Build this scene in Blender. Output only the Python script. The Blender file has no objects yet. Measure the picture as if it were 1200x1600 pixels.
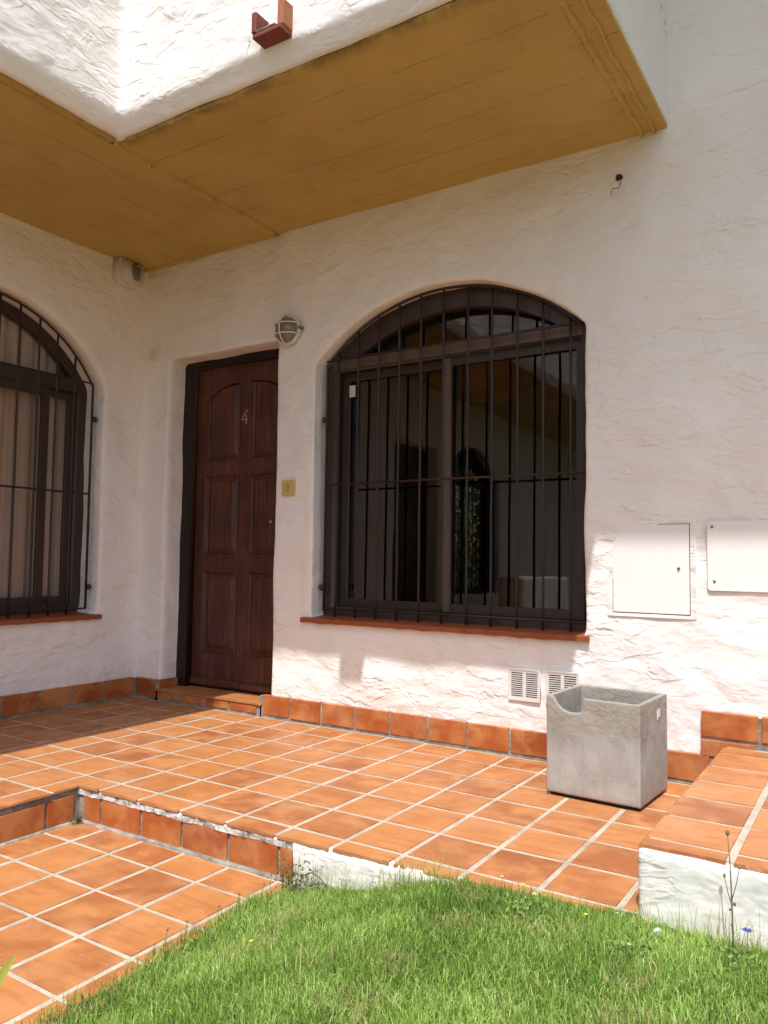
import bpy, bmesh, math, random
import numpy as np
from mathutils import Matrix, Vector, noise as mnoise

random.seed(7)
rng = np.random.default_rng(7)
sc = bpy.context.scene
col = sc.collection

# ------------------------------------------------------------------ camera
F_PX, YAW, PIT, ROL = 1219.65, -0.5676, 0.0594, 0.0132
CAM = Vector((2.8878, -3.0704, 0.8077))
fw = Vector((math.sin(YAW) * math.cos(PIT), math.cos(YAW) * math.cos(PIT), math.sin(PIT)))
r0 = Vector((math.cos(YAW), -math.sin(YAW), 0)); u0 = r0.cross(fw)
rt = r0 * math.cos(ROL) + u0 * math.sin(ROL)
up = -r0 * math.sin(ROL) + u0 * math.cos(ROL)
cd = bpy.data.cameras.new('camera'); cam = bpy.data.objects.new('camera', cd); col.objects.link(cam)
cd.sensor_fit = 'HORIZONTAL'; cd.sensor_width = 36.0; cd.lens = 36.0 * F_PX / 1200.0
cd.clip_start = 0.02; cd.clip_end = 2000
m = Matrix((rt, up, -fw)).transposed().to_4x4(); m.translation = CAM
cam.matrix_world = m
sc.camera = cam

# ------------------------------------------------------------------ light
LIGHT = Vector((-0.363, 1.0, -2.03)).normalized()          # direction the sunlight travels
w = bpy.data.worlds.new('World'); sc.world = w; w.use_nodes = True
nt = w.node_tree
sky = nt.nodes.new('ShaderNodeTexSky'); sky.sky_type = 'NISHITA'; sky.sun_disc = False
sky.sun_elevation = math.asin(-LIGHT.z)
sky.sun_rotation = math.atan2(-LIGHT.x, -LIGHT.y)
sky.dust_density = 2.6; sky.ozone_density = 0.6; sky.air_density = 1.0
bg = nt.nodes['Background']; bg.inputs['Strength'].default_value = 0.088
nt.links.new(sky.outputs['Color'], bg.inputs['Color'])
sd = bpy.data.lights.new('sun', 'SUN'); sd.energy = 2.25; sd.angle = math.radians(0.55); sd.color = (1.0, 0.985, 0.96)
so = bpy.data.objects.new('sun', sd); col.objects.link(so)
so.rotation_euler = LIGHT.to_track_quat('-Z', 'Y').to_euler(); so.location = (4, -5, 9)
vs = sc.view_settings
vs.view_transform = 'Standard'; vs.look = 'None'; vs.gamma = 1.0; vs.use_curve_mapping = False
vs.exposure = 1.08
sc.cycles.max_bounces = 14; sc.cycles.diffuse_bounces = 6; sc.cycles.glossy_bounces = 5
sc.cycles.transparent_max_bounces = 24; sc.cycles.transmission_bounces = 8


# ------------------------------------------------------------------ materials
class NT:
    def __init__(s, name):
        s.m = bpy.data.materials.new(name); s.m.use_nodes = True
        s.t = s.m.node_tree; s.b = s.t.nodes['Principled BSDF']; s.out = s.t.nodes['Material Output']
        s._oc = None
    def n(s, typ, **kw):
        x = s.t.nodes.new(typ)
        for k, v in kw.items():
            if k in x.inputs.keys() if hasattr(x.inputs, 'keys') else False: x.inputs[k].default_value = v
            else: setattr(x, k, v)
        return x
    def l(s, a, b): s.t.links.new(a, b)
    def oc(s):
        if not s._oc: s._oc = s.n('ShaderNodeTexCoord').outputs['Object']
        return s._oc
    def mapping(s, scale=(1, 1, 1), rot=(0, 0, 0), src=None, loc=None):
        x = s.n('ShaderNodeMapping'); x.inputs['Scale'].default_value = scale; x.inputs['Rotation'].default_value = rot
        s.l(src or s.oc(), x.inputs['Vector'])
        if loc is not None: s.l(loc, x.inputs['Location'])
        return x.outputs['Vector']
    def noise(s, scale, detail=4, rough=0.55, vec=None, dist=0.0):
        x = s.n('ShaderNodeTexNoise'); x.inputs['Scale'].default_value = scale; x.inputs['Detail'].default_value = detail
        x.inputs['Roughness'].default_value = rough; x.inputs['Distortion'].default_value = dist
        s.l(vec or s.oc(), x.inputs['Vector']); return x.outputs['Fac']
    def ramp(s, fac, stops):
        x = s.n('ShaderNodeValToRGB'); e = x.color_ramp.elements
        while len(e) < len(stops): e.new(0.5)
        for k, (p, c) in enumerate(stops):
            e[k].position = p; e[k].color = c if len(c) == 4 else (*c, 1)
        s.l(fac, x.inputs['Fac']); return x.outputs['Color']
    def rng(s, fac, a, b, c, d):
        x = s.n('ShaderNodeMapRange')
        for k, v in zip(('From Min', 'From Max', 'To Min', 'To Max'), (a, b, c, d)): x.inputs[k].default_value = v
        s.l(fac, x.inputs['Value']); return x.outputs['Result']
    def math(s, op, a, b=None):
        x = s.n('ShaderNodeMath', operation=op)
        for k, v in enumerate((a, b)):
            if v is None: continue
            if isinstance(v, (int, float)): x.inputs[k].default_value = v
            else: s.l(v, x.inputs[k])
        return x.outputs[0]
    def mix(s, fac, a, b, blend='MIX'):
        x = s.n('ShaderNodeMix', data_type='RGBA', blend_type=blend)
        for sock, v in ((x.inputs['Factor'], fac), (x.inputs['A'], a), (x.inputs['B'], b)):
            if isinstance(v, (int, float)): sock.default_value = v
            elif isinstance(v, tuple): sock.default_value = v if len(v) == 4 else (*v, 1)
            else: s.l(v, sock)
        return x.outputs['Result']
    def bump(s, h, strength, dist=0.01, prev=None):
        x = s.n('ShaderNodeBump'); x.inputs['Strength'].default_value = strength; x.inputs['Distance'].default_value = dist
        s.l(h, x.inputs['Height'])
        if prev is not None: s.l(prev, x.inputs['Normal'])
        return x.outputs['Normal']
    def done(s, color=None, rough=None, normal=None, spec=None, metal=None):
        b = s.b
        for k, v in (('Base Color', color), ('Roughness', rough), ('Normal', normal), ('Specular IOR Level', spec), ('Metallic', metal)):
            if v is None: continue
            if isinstance(v, tuple): b.inputs[k].default_value = (*v, 1) if len(v) == 3 else v
            elif isinstance(v, (int, float)): b.inputs[k].default_value = v
            else: s.l(v, b.inputs[k])
        return s.m


def mat_plaster(name, base=(0.88, 0.838, 0.815), strong=0.47, cracks=0.22, rot=0.5, scaleu=(1, 1, 1)):
    s = NT(name)
    big = s.noise(1.6, 4)
    mid = s.noise(7, 5, 0.6)
    fine = s.noise(70, 4, 0.6)
    dirt = s.ramp(s.noise(3.3, 8, 0.7), [(0.42, (0, 0, 0)), (0.75, (1, 1, 1))])
    c = s.mix(s.rng(big, 0.35, 0.7, 0, 1), base, tuple(x * y for x, y in zip(base, (0.955, 0.945, 0.93))))
    c = s.mix(s.math('MULTIPLY', dirt, 0.16), c, tuple(x * y for x, y in zip(base, (0.74, 0.71, 0.66))))
    sepz = s.n('ShaderNodeSeparateXYZ'); s.l(s.oc(), sepz.inputs[0])
    zz = s.math('ADD', sepz.outputs['Z'], s.math('MULTIPLY', s.math('SUBTRACT', s.noise(9, 5, 0.7), 0.5), 0.16))
    spl = s.math('MULTIPLY', s.rng(zz, 0.11, 0.24, 1, 0), s.rng(s.noise(30, 4, 0.7), 0.42, 0.68, 0, 1))
    c = s.mix(s.math('MULTIPLY', spl, 0.32), c, (0.52, 0.37, 0.27))
    run = s.ramp(s.noise(7, 4, 0.6, s.mapping((1, 1, 0.12))), [(0.60, (0, 0, 0)), (0.74, (1, 1, 1))])
    c = s.mix(s.math('MULTIPLY', run, 0.16), c, (0.60, 0.50, 0.40))
    # hairline cracks, only in a few places
    v = s.n('ShaderNodeTexVoronoi', feature='DISTANCE_TO_EDGE'); v.inputs['Scale'].default_value = 1.15
    wob = s.n('ShaderNodeVectorMath', operation='ADD')
    nn = s.n('ShaderNodeTexNoise'); nn.inputs['Scale'].default_value = 6; nn.inputs['Detail'].default_value = 6
    s.l(s.oc(), nn.inputs['Vector'])
    sc_ = s.n('ShaderNodeVectorMath', operation='SCALE'); sc_.inputs['Scale'].default_value = 0.28; s.l(nn.outputs['Color'], sc_.inputs[0])
    s.l(s.oc(), wob.inputs[0]); s.l(sc_.outputs[0], wob.inputs[1]); s.l(wob.outputs[0], v.inputs['Vector'])
    cr = s.rng(v.outputs['Distance'], 0.0, 0.0035, 1, 0)
    msk = s.ramp(s.noise(1.9, 3), [(0.53, (0, 0, 0)), (0.60, (1, 1, 1))])
    crm = s.math('MULTIPLY', s.math('MULTIPLY', cr, msk), cracks)
    c = s.mix(crm, c, (0.30, 0.27, 0.24))
    # lumps, and sparse sharp-edged trowel dents
    st = s.noise(5.2, 3, 0.5, s.mapping((1.0, 1.0, 1.7), (0.0, rot, 0.0)), 0.25)
    lump = s.noise(2.6, 2, 0.5)
    dent = s.ramp(s.noise(8.5, 3, 0.5, s.mapping((0.8, 0.8, 1.9), (0.0, rot, 0.3)), 0.5), [(0.50, (0, 0, 0)), (0.555, (1, 1, 1)), (0.75, (0.75, 0.75, 0.75))])
    dmask = s.ramp(s.noise(2.3, 3), [(0.40, (0.15, 0.15, 0.15)), (0.62, (1, 1, 1))])
    dent2 = s.ramp(s.noise(19, 2, 0.5, s.mapping((0.8, 0.8, 1.5), (0.0, rot, 0.0)), 0.4), [(0.58, (0, 0, 0)), (0.63, (1, 1, 1))])
    n = s.bump(lump, 0.9 * strong, 0.08)
    n = s.bump(st, 0.8 * strong, 0.055, n)
    n = s.bump(s.math('MULTIPLY', dent, dmask), 0.75 * strong, 0.010, n)
    n = s.bump(s.math('MULTIPLY', dent2, dmask), 0.5 * strong, 0.004, n)
    n = s.bump(mid, 0.35 * strong, 0.012, n)
    n = s.bump(fine, 0.2, 0.002, n)
    n = s.bump(s.math('SUBTRACT', 1.0, crm), 0.6, 0.004, n)
    return s.done(c, 0.82, n, 0.25)


def mat_terracotta(name, a=(0.45, 0.178, 0.058), b=(0.33, 0.112, 0.038), rough=0.42):
    s = NT(name)
    oi = s.n('ShaderNodeObjectInfo')
    off = s.n('ShaderNodeVectorMath', operation='SCALE'); off.inputs['Scale'].default_value = 37.0
    cx = s.n('ShaderNodeCombineXYZ')
    for k in range(3): s.l(oi.outputs['Random'], cx.inputs[k])
    s.l(cx.outputs[0], off.inputs[0])
    vec = s.n('ShaderNodeVectorMath', operation='ADD'); s.l(s.oc(), vec.inputs[0]); s.l(off.outputs[0], vec.inputs[1])
    vec = vec.outputs[0]
    base = s.ramp(oi.outputs['Random'], [(0, b), (0.35, tuple((x * .4 + y * .6) for x, y in zip(a, b))), (0.7, a), (1.0, tuple(x * 1.06 for x in a))])
    cloud = s.noise(9, 4, 0.55, vec, 0.4)
    c = s.mix(s.rng(cloud, 0.40, 0.66, 0, 0.8), base, (0.54, 0.235, 0.085))
    streak = s.noise(12, 4, 0.6, s.mapping((0.35, 2.2, 1), (0, 0, 0.5), vec), 0.8)
    c = s.mix(s.rng(streak, 0.5, 0.75, 0, 0.5), c, tuple(x * 0.72 for x in b))
    sp = s.ramp(s.noise(160, 3, 0.7, vec), [(0.66, (0, 0, 0)), (0.74, (1, 1, 1))])
    c = s.mix(s.math('MULTIPLY', sp, 0.35), c, (0.55, 0.40, 0.27))
    dust = s.ramp(s.noise(5, 6, 0.7, vec), [(0.5, (0, 0, 0)), (0.8, (1, 1, 1))])
    c = s.mix(s.math('MULTIPLY', dust, 0.38), c, (0.52, 0.34, 0.22))
    scr = s.ramp(s.noise(6, 2, 0.5, s.mapping((0.6, 14, 1), (0, 0, 0.9), vec), 0.6), [(0.70, (0, 0, 0)), (0.72, (1, 1, 1)), (0.73, (0, 0, 0))])
    c = s.mix(s.math('MULTIPLY', scr, 0.5), c, (0.62, 0.45, 0.32))
    n = s.bump(s.noise(14, 4, 0.55, vec), 0.22, 0.01)
    n = s.bump(s.noise(190, 3, 0.6, vec), 0.16, 0.0015, n)
    r = s.rng(s.noise(11, 5, 0.65, vec), 0.3, 0.75, rough - 0.07, rough + 0.22)
    return s.done(c, r, n, 0.38)


def mat_grout():
    s = NT('grout')
    a = s.noise(9, 6, 0.65); b = s.noise(240, 3, 0.7)
    c = s.mix(s.rng(a, 0.35, 0.7, 0, 1), (0.56, 0.49, 0.40), (0.42, 0.36, 0.29))
    c = s.mix(s.rng(b, 0.45, 0.75, 0, 0.4), c, (0.20, 0.17, 0.14))
    c = s.mix(s.ramp(s.noise(4.5, 7, 0.75), [(0.52, (0, 0, 0)), (0.72, (0.6, 0.6, 0.6))]), c, (0.24, 0.19, 0.14))
    return s.done(c, 0.92, s.bump(b, 0.5, 0.002), 0.2)


def mat_mortar():
    s = NT('mortar')
    a = s.noise(14, 6, 0.7); b = s.noise(90, 4, 0.7)
    c = s.ramp(a, [(0.35, (0.17, 0.145, 0.12)), (0.52, (0.30, 0.265, 0.225)), (0.72, (0.50, 0.46, 0.41))])
    return s.done(c, 0.92, s.bump(b, 0.8, 0.006, s.bump(a, 0.7, 0.015)), 0.2)


def mat_flaky():
    s = NT('flaking_white_render')
    a = s.noise(22, 7, 0.75); b = s.noise(70, 5, 0.7)
    c = s.ramp(a, [(0.36, (0.14, 0.12, 0.10)), (0.44, (0.30, 0.27, 0.24)), (0.53, (0.62, 0.60, 0.57)), (0.62, (0.80, 0.79, 0.77))])
    return s.done(c, 0.92, s.bump(b, 0.8, 0.005, s.bump(a, 0.8, 0.012)), 0.2)


def mat_soffit():
    s = NT('soffit_paint')
    big = s.noise(3.1, 6, 0.68); fine = s.noise(55, 5, 0.65)
    c = s.mix(s.rng(big, 0.35, 0.7, 0, 1), (0.56, 0.395, 0.132), (0.48, 0.330, 0.104))
    # board marks: along y in the left bay, along x in the other
    sep = s.n('ShaderNodeSeparateXYZ'); s.l(s.oc(), sep.inputs[0])
    left = s.math('LESS_THAN', sep.outputs['X'], 0.262)
    co = s.n('ShaderNodeMix', data_type='FLOAT'); s.l(left, co.inputs['Factor']); s.l(sep.outputs['Y'], co.inputs['A']); s.l(sep.outputs['X'], co.inputs['B'])
    wob = s.math('ADD', s.math('MULTIPLY', s.math('SUBTRACT', s.noise(2.2, 3), 0.5), 0.03), s.math('MULTIPLY', s.math('SUBTRACT', s.noise(5.0, 1, 0.5, s.mapping((0.12, 0.5, 1))), 0.5), 0.07))
    cc = s.math('ADD', co.outputs['Result'], wob)
    fr = s.math('FRACT', s.math('MULTIPLY', cc, 5.3))
    ln = s.rng(s.math('ABSOLUTE', s.math('SUBTRACT', fr, 0.5)), 0.0, 0.036, 1, 0)
    brk = s.ramp(s.noise(4.5, 6, 0.7), [(0.40, (0, 0, 0)), (0.54, (1, 1, 1))])
    pit = s.ramp(s.noise(95, 3, 0.65), [(0.55, (0, 0, 0)), (0.66, (1, 1, 1))])
    lm = s.math('MULTIPLY', s.math('MULTIPLY', ln, brk), s.math('ADD', s.math('MULTIPLY', pit, 0.65), 0.35))
    c = s.mix(s.math('MULTIPLY', lm, 0.9), c, (0.15, 0.092, 0.034))
    pits2 = s.math('MULTIPLY', s.ramp(s.noise(120, 2, 0.6), [(0.64, (0, 0, 0)), (0.68, (1, 1, 1))]), s.ramp(s.noise(3.1, 4), [(0.46, (0, 0, 0)), (0.62, (1, 1, 1))]))
    c = s.mix(s.math('MULTIPLY', pits2, 0.8), c, (0.10, 0.06, 0.022))
    flake = s.ramp(s.noise(17, 7, 0.75), [(0.66, (0, 0, 0)), (0.70, (1, 1, 1))])
    edge = s.math('MULTIPLY', s.rng(sep.outputs['Y'], -0.93, -1.0, 0, 1), s.rng(sep.outputs['X'], 0.25, 0.35, 0, 1))
    c = s.mix(s.math('MULTIPLY', s.math('MULTIPLY', s.math('MULTIPLY', s.rng(sep.outputs['Y'], -0.98, -1.02, 0, 1), s.rng(sep.outputs['X'], 0.27, 0.31, 0, 1)), s.ramp(s.noise(8, 5, 0.7), [(0.4, (0, 0, 0)), (0.6, (1, 1, 1))])), 0.6), c, (0.17, 0.115, 0.045))
    c = s.mix(s.math('MULTIPLY', s.math('MULTIPLY', flake, edge), 0.7), c, (0.62, 0.44, 0.19))
    n = s.bump(s.math('ADD', s.math('MULTIPLY', fr, 0.35), s.math('MULTIPLY', lm, -1.0)), 0.35, 0.008)
    n = s.bump(s.noise(6, 5, 0.6), 0.3, 0.02, n)
    n = s.bump(fine, 0.3, 0.003, n)
    return s.done(c, 0.75, n, 0.25)


def mat_wood():
    s = NT('dark_varnished_wood')
    v = s.mapping((22, 22, 1.1))
    g = s.noise(2.2, 6, 0.65, v, 0.9)
    c = s.ramp(g, [(0.3, (0.060, 0.020, 0.014)), (0.52, (0.115, 0.037, 0.023)), (0.72, (0.22, 0.074, 0.040))])
    dk = s.ramp(s.noise(2.6, 5, 0.65), [(0.42, (1, 1, 1)), (0.62, (0, 0, 0))])
    c = s.mix(s.math('MULTIPLY', dk, 0.45), c, (0.030, 0.011, 0.009))
    wear = s.ramp(s.noise(5, 7, 0.75), [(0.58, (0, 0, 0)), (0.78, (1, 1, 1))])
    c = s.mix(s.math('MULTIPLY', wear, 0.35), c, (0.22, 0.095, 0.055))
    return s.done(c, s.rng(s.noise(9, 5), 0.3, 0.7, 0.34, 0.6), s.bump(g, 0.25, 0.003), 0.45)


def mat_simple(name, c, rough=0.5, metal=0.0, var=0.15, nscale=20, bump=0.1, spec=0.4):
    s = NT(name)
    f = s.noise(nscale, 5, 0.65)
    cc = s.mix(s.rng(f, 0.3, 0.7, 0, 1), c, tuple(x * (1 - var) for x in c))
    return s.done(cc, s.rng(s.noise(nscale * 1.7, 4), 0.3, 0.7, max(0.05, rough - 0.08), min(1, rough + 0.1)),
                  s.bump(s.noise(nscale * 4, 4, 0.6), bump, 0.003), spec, metal)


def mat_concrete():
    s = NT('planter_concrete')
    a = s.noise(5.5, 6, 0.62, None, 0.5); b = s.noise(38, 6, 0.7); f = s.noise(260, 3, 0.6)
    c = s.ramp(a, [(0.30, (0.28, 0.262, 0.235)), (0.5, (0.37, 0.35, 0.322)), (0.68, (0.45, 0.43, 0.40))])
    c = s.mix(s.rng(b, 0.55, 0.8, 0, 0.45), c, (0.25, 0.225, 0.19))
    stain = s.ramp(s.noise(3.2, 6, 0.7, s.mapping((1.6, 1.6, 0.7))), [(0.50, (0, 0, 0)), (0.66, (1, 1, 1))])
    c = s.mix(s.math('MULTIPLY', stain, 0.5), c, (0.235, 0.215, 0.185))
    pore = s.ramp(s.noise(120, 2, 0.5), [(0.70, (0, 0, 0)), (0.73, (1, 1, 1))])
    c = s.mix(s.math('MULTIPLY', pore, 0.7), c, (0.12, 0.11, 0.10))
    sep = s.n('ShaderNodeSeparateXYZ'); s.l(s.oc(), sep.inputs[0])
    hx = s.math('ABSOLUTE', s.math('ADD', s.math('ADD', sep.outputs['X'], 0.035), s.math('MULTIPLY', s.math('SUBTRACT', s.noise(16, 4, 0.6), 0.5), 0.05)))
    hl = s.math('MULTIPLY', s.rng(hx, 0.0, 0.0016, 1, 0), s.rng(sep.outputs['Z'], 0.20, 0.21, 1, 0))
    c = s.mix(s.math('MULTIPLY', hl, 0.5), c, (0.16, 0.145, 0.125))
    base_ = s.rng(s.math('ADD', sep.outputs['Z'], s.math('MULTIPLY', s.noise(20, 4), 0.03)), 0.02, 0.045, 1, 0)
    c = s.mix(s.math('MULTIPLY', base_, 0.35), c, (0.30, 0.20, 0.14))
    rag = s.math('ADD', sep.outputs['Z'], s.math('MULTIPLY', s.math('SUBTRACT', s.noise(13, 5, 0.6), 0.5), 0.22))
    top = s.rng(rag, 0.20, 0.29, 0, 1)                     # rough, unfinished render round the rim
    c = s.mix(s.math('MULTIPLY', top, 0.55), c, (0.315, 0.285, 0.235))
    n = s.bump(s.math('MULTIPLY', b, top), 0.65, 0.008)
    n = s.bump(top, 0.2, 0.003, n)
    n = s.bump(f, 0.25, 0.0015, n)
    n = s.bump(b, 0.2, 0.004, n)
    return s.done(c, 0.85, n, 0.25)


def mat_glass(name, tint=(0.62, 0.58, 0.55), ior=2.9):
    s = NT(name)
    t = s.t; t.nodes.remove(s.b)
    tr = s.n('ShaderNodeBsdfTransparent'); tr.inputs['Color'].default_value = (*tint, 1)
    gl = s.n('ShaderNodeBsdfGlossy'); gl.inputs['Roughness'].default_value = 0.0; gl.inputs['Color'].default_value = (1, 1, 1, 1)
    s.l(s.bump(s.noise(1.4, 1), 0.02, 0.03), gl.inputs['Normal'])
    fr = s.n('ShaderNodeFresnel'); fr.inputs['IOR'].default_value = ior
    geo = s.n('ShaderNodeNewGeometry')
    fac = s.math('MULTIPLY', fr.outputs[0], s.math('SUBTRACT', 1.0, geo.outputs['Backfacing']))   # only the outer face of the thin pane mirrors
    mx = s.n('ShaderNodeMixShader'); s.l(fac, mx.inputs[0]); s.l(tr.outputs[0], mx.inputs[1]); s.l(gl.outputs[0], mx.inputs[2])
    s.l(mx.outputs[0], s.out.inputs['Surface'])
    return s.m


def mat_leaf(name, stops, trans=0.35, rough=0.5):
    s = NT(name)
    at = s.n('ShaderNodeAttribute', attribute_name='tint')
    c = s.ramp(at.outputs['Fac'], stops)
    s.done(c, rough, None, 0.35)
    tl = s.n('ShaderNodeBsdfTranslucent'); s.l(c, tl.inputs['Color'])
    mx = s.n('ShaderNodeMixShader'); mx.inputs[0].default_value = trans
    s.l(s.b.outputs[0], mx.inputs[1]); s.l(tl.outputs[0], mx.inputs[2]); s.l(mx.outputs[0], s.out.inputs['Surface'])
    return s.m


def mat_soil():
    s = NT('soil')
    a = s.noise(12, 7, 0.7)
    c = s.ramp(a, [(0.35, (0.055, 0.040, 0.022)), (0.5, (0.11, 0.13, 0.04)), (0.68, (0.15, 0.125, 0.065))])
    return s.done(c, 0.95, s.bump(a, 0.8, 0.02), 0.1)


P = {}
P['plaster'] = mat_plaster('white_plaster')
P['plaster_b'] = mat_plaster('white_parapet_plaster', strong=0.42, cracks=0.7, rot=-0.35)
P['plaster_l'] = mat_plaster('white_side_plaster', rot=0.15)
P['lid'] = mat_simple('painted_metal_lid', (0.86, 0.835, 0.81), 0.6, 0, 0.05, 9, 0.25)
P['paint_w'] = mat_plaster('white_painted_render', (0.82, 0.81, 0.79), strong=0.36, cracks=0.6, rot=0.2)
P['terra'] = mat_terracotta('terracotta_tile')
P['terra_r'] = mat_terracotta('glazed_terracotta_tile', (0.37, 0.098, 0.026), (0.29, 0.070, 0.020), 0.26)
P['flaky'] = mat_flaky()
P['terra_shade'] = mat_terracotta('terracotta_joint_shade', (0.25, 0.085, 0.030), (0.19, 0.062, 0.024), 0.6)  # tile bevels: shade of the joint gaps put into a darker colour
P['sill'] = mat_simple('terracotta_sill', (0.34, 0.095, 0.038), 0.6, 0, 0.3, 30, 0.4)
P['grout'] = mat_grout(); P['mortar'] = mat_mortar(); P['soffit'] = mat_soffit(); P['wood'] = mat_wood()
P['wood_dark'] = mat_simple('dark_frame_wood', (0.018, 0.008, 0.006), 0.5, 0, 0.3, 30, 0.2)
P['iron'] = mat_simple('dark_painted_iron', (0.030, 0.020, 0.019), 0.42, 0.0, 0.35, 40, 0.35, 0.5)
P['rust'] = mat_simple('brown_painted_iron', (0.048, 0.018, 0.013), 0.5, 0.0, 0.35, 40, 0.3, 0.4)
P['alu'] = mat_simple('brown_aluminium', (0.052, 0.032, 0.026), 0.42, 0.0, 0.2, 30, 0.1, 0.5)
P['alu_l'] = mat_simple('bronze_aluminium', (0.12, 0.08, 0.06), 0.4, 0.0, 0.2, 30, 0.1, 0.5)
P['white_metal'] = mat_simple('white_enamel', (0.72, 0.69, 0.65), 0.4, 0, 0.1, 25, 0.08)
P['white_plastic'] = mat_simple('white_plastic', (0.70, 0.66, 0.63), 0.45, 0, 0.06, 12, 0.03)
P['cream'] = mat_simple('cream_plastic', (0.62, 0.47, 0.19), 0.4, 0, 0.12, 20, 0.04)
P['dark'] = mat_simple('dark_void', (0.012, 0.011, 0.010), 0.8, 0, 0.2, 20, 0.1)
P['brass'] = mat_simple('aged_brass', (0.52, 0.38, 0.20), 0.5, 0.3, 0.3, 60, 0.15)
P['steel'] = mat_simple('dull_steel', (0.30, 0.29, 0.28), 0.4, 0.8, 0.3, 60, 0.15)
P['lens'] = mat_simple('grey_opal_glass', (0.23, 0.185, 0.15), 0.22, 0, 0.15, 12, 0.03, 0.6)
P['red'] = mat_simple('faded_red_paint', (0.235, 0.060, 0.042), 0.65, 0, 0.35, 25, 0.35)
P['red2'] = mat_simple('weathered_orange_tile', (0.47, 0.17, 0.09), 0.8, 0, 0.4, 40, 0.4)
P['conc'] = mat_concrete()
P['paper'] = mat_simple('white_paper', (0.72, 0.70, 0.68), 0.7, 0, 0.1, 60, 0.05)
P['glass'] = mat_glass('window_glass')
P['glass2'] = mat_glass('side_window_glass', (0.95, 0.94, 0.93), 1.5)
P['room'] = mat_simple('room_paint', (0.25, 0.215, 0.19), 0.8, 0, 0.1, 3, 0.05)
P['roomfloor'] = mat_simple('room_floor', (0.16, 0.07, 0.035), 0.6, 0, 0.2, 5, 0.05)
P['curtain'] = mat_simple('beige_curtain', (0.62, 0.49, 0.41), 0.9, 0, 0.12, 6, 0.1)
P['shade'] = mat_simple('orange_lampshade', (0.62, 0.20, 0.05), 0.8, 0, 0.1, 8, 0.05)
P['grass'] = mat_leaf('grass_blades', [(0.0, (0.10, 0.20, 0.028)), (0.40, (0.28, 0.47, 0.075)), (0.80, (0.60, 0.76, 0.25)), (0.90, (0.44, 0.40, 0.16)), (1.0, (0.54, 0.46, 0.26))], 0.38, 0.45)
P['weed'] = mat_leaf('weed_leaves', [(0.0, (0.06, 0.10, 0.03)), (0.6, (0.13, 0.17, 0.06)), (1.0, (0.26, 0.21, 0.10))])
P['leafy'] = mat_leaf('yellowing_leaf', [(0.0, (0.14, 0.26, 0.03)), (0.6, (0.30, 0.36, 0.05)), (1.0, (0.46, 0.42, 0.08))], 0.4)
P['hedge'] = mat_leaf('hedge_leaves', [(0.0, (0.08, 0.18, 0.03)), (0.6, (0.22, 0.38, 0.06)), (1.0, (0.45, 0.58, 0.12))], 0.4)
P['clover'] = mat_leaf('weed_patch_leaves', [(0.0, (0.12, 0.22, 0.05)), (0.6, (0.25, 0.39, 0.10)), (1.0, (0.42, 0.53, 0.20))], 0.35)
P['stem'] = mat_simple('dry_stem', (0.20, 0.17, 0.08), 0.8, 0, 0.3, 60, 0.2)
P['yellow'] = mat_simple('yellow_petal', (0.75, 0.55, 0.03), 0.6, 0, 0.1, 60, 0.05)
P['blue'] = mat_simple('blue_petal', (0.05, 0.07, 0.30), 0.6, 0, 0.2, 60, 0.05)
P['pebble'] = mat_simple('white_pebble', (0.68, 0.66, 0.64), 0.7, 0, 0.2, 40, 0.2)
P['soil'] = mat_soil()
P['bounce_slab'] = mat_simple('sandy_concrete', (0.52, 0.45, 0.37), 0.9, 0, 0.2, 4, 0.3)


# ------------------------------------------------------------------ helpers
def link(name, me, mat, parent=None, smooth=False):
    o = bpy.data.objects.new(name, me); col.objects.link(o)
    if mat is not None and len(me.materials) == 0: me.materials.append(P[mat] if isinstance(mat, str) else mat)
    if parent is not None: o.parent = parent
    if smooth: me.polygons.foreach_set('use_smooth', [True] * len(me.polygons))
    return o

def tag(o, label=None, cat=None, group=None, kind=None):
    if label: o['label'] = label
    if cat: o['category'] = cat
    if group: o['group'] = group
    if kind: o['kind'] = kind
    return o

def empty(name, loc=(0, 0, 0), rz=0.0, parent=None):
    o = bpy.data.objects.new(name, None); col.objects.link(o); o.location = loc; o.rotation_euler = (0, 0, rz)
    o.empty_display_size = 0.05
    if parent is not None: o.parent = parent
    return o

def bm_box(bm, x0, x1, y0, y1, z0, z1):
    v = [bm.verts.new(p) for p in ((x0, y0, z0), (x1, y0, z0), (x1, y1, z0), (x0, y1, z0), (x0, y0, z1), (x1, y0, z1), (x1, y1, z1), (x0, y1, z1))]
    for f in ((3, 2, 1, 0), (4, 5, 6, 7), (0, 1, 5, 4), (1, 2, 6, 5), (2, 3, 7, 6), (3, 0, 4, 7)): bm.faces.new([v[i] for i in f])
    return v

def bm_done(bm, name):
    bmesh.ops.recalc_face_normals(bm, faces=bm.faces)
    me = bpy.data.meshes.new(name); bm.to_mesh(me); bm.free(); return me

def box_me(name, x0, x1, y0, y1, z0, z1, bev=0.0, seg=1):
    bm = bmesh.new(); bm_box(bm, x0, x1, y0, y1, z0, z1)
    if bev: bmesh.ops.bevel(bm, geom=bm.edges[:], offset=bev, segments=seg, affect='EDGES', profile=0.6)
    return bm_done(bm, name)

def box(name, dims, mat, parent=None, bev=0.0, seg=1):
    return link(name, box_me(name, *dims, bev, seg), mat, parent)

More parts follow.
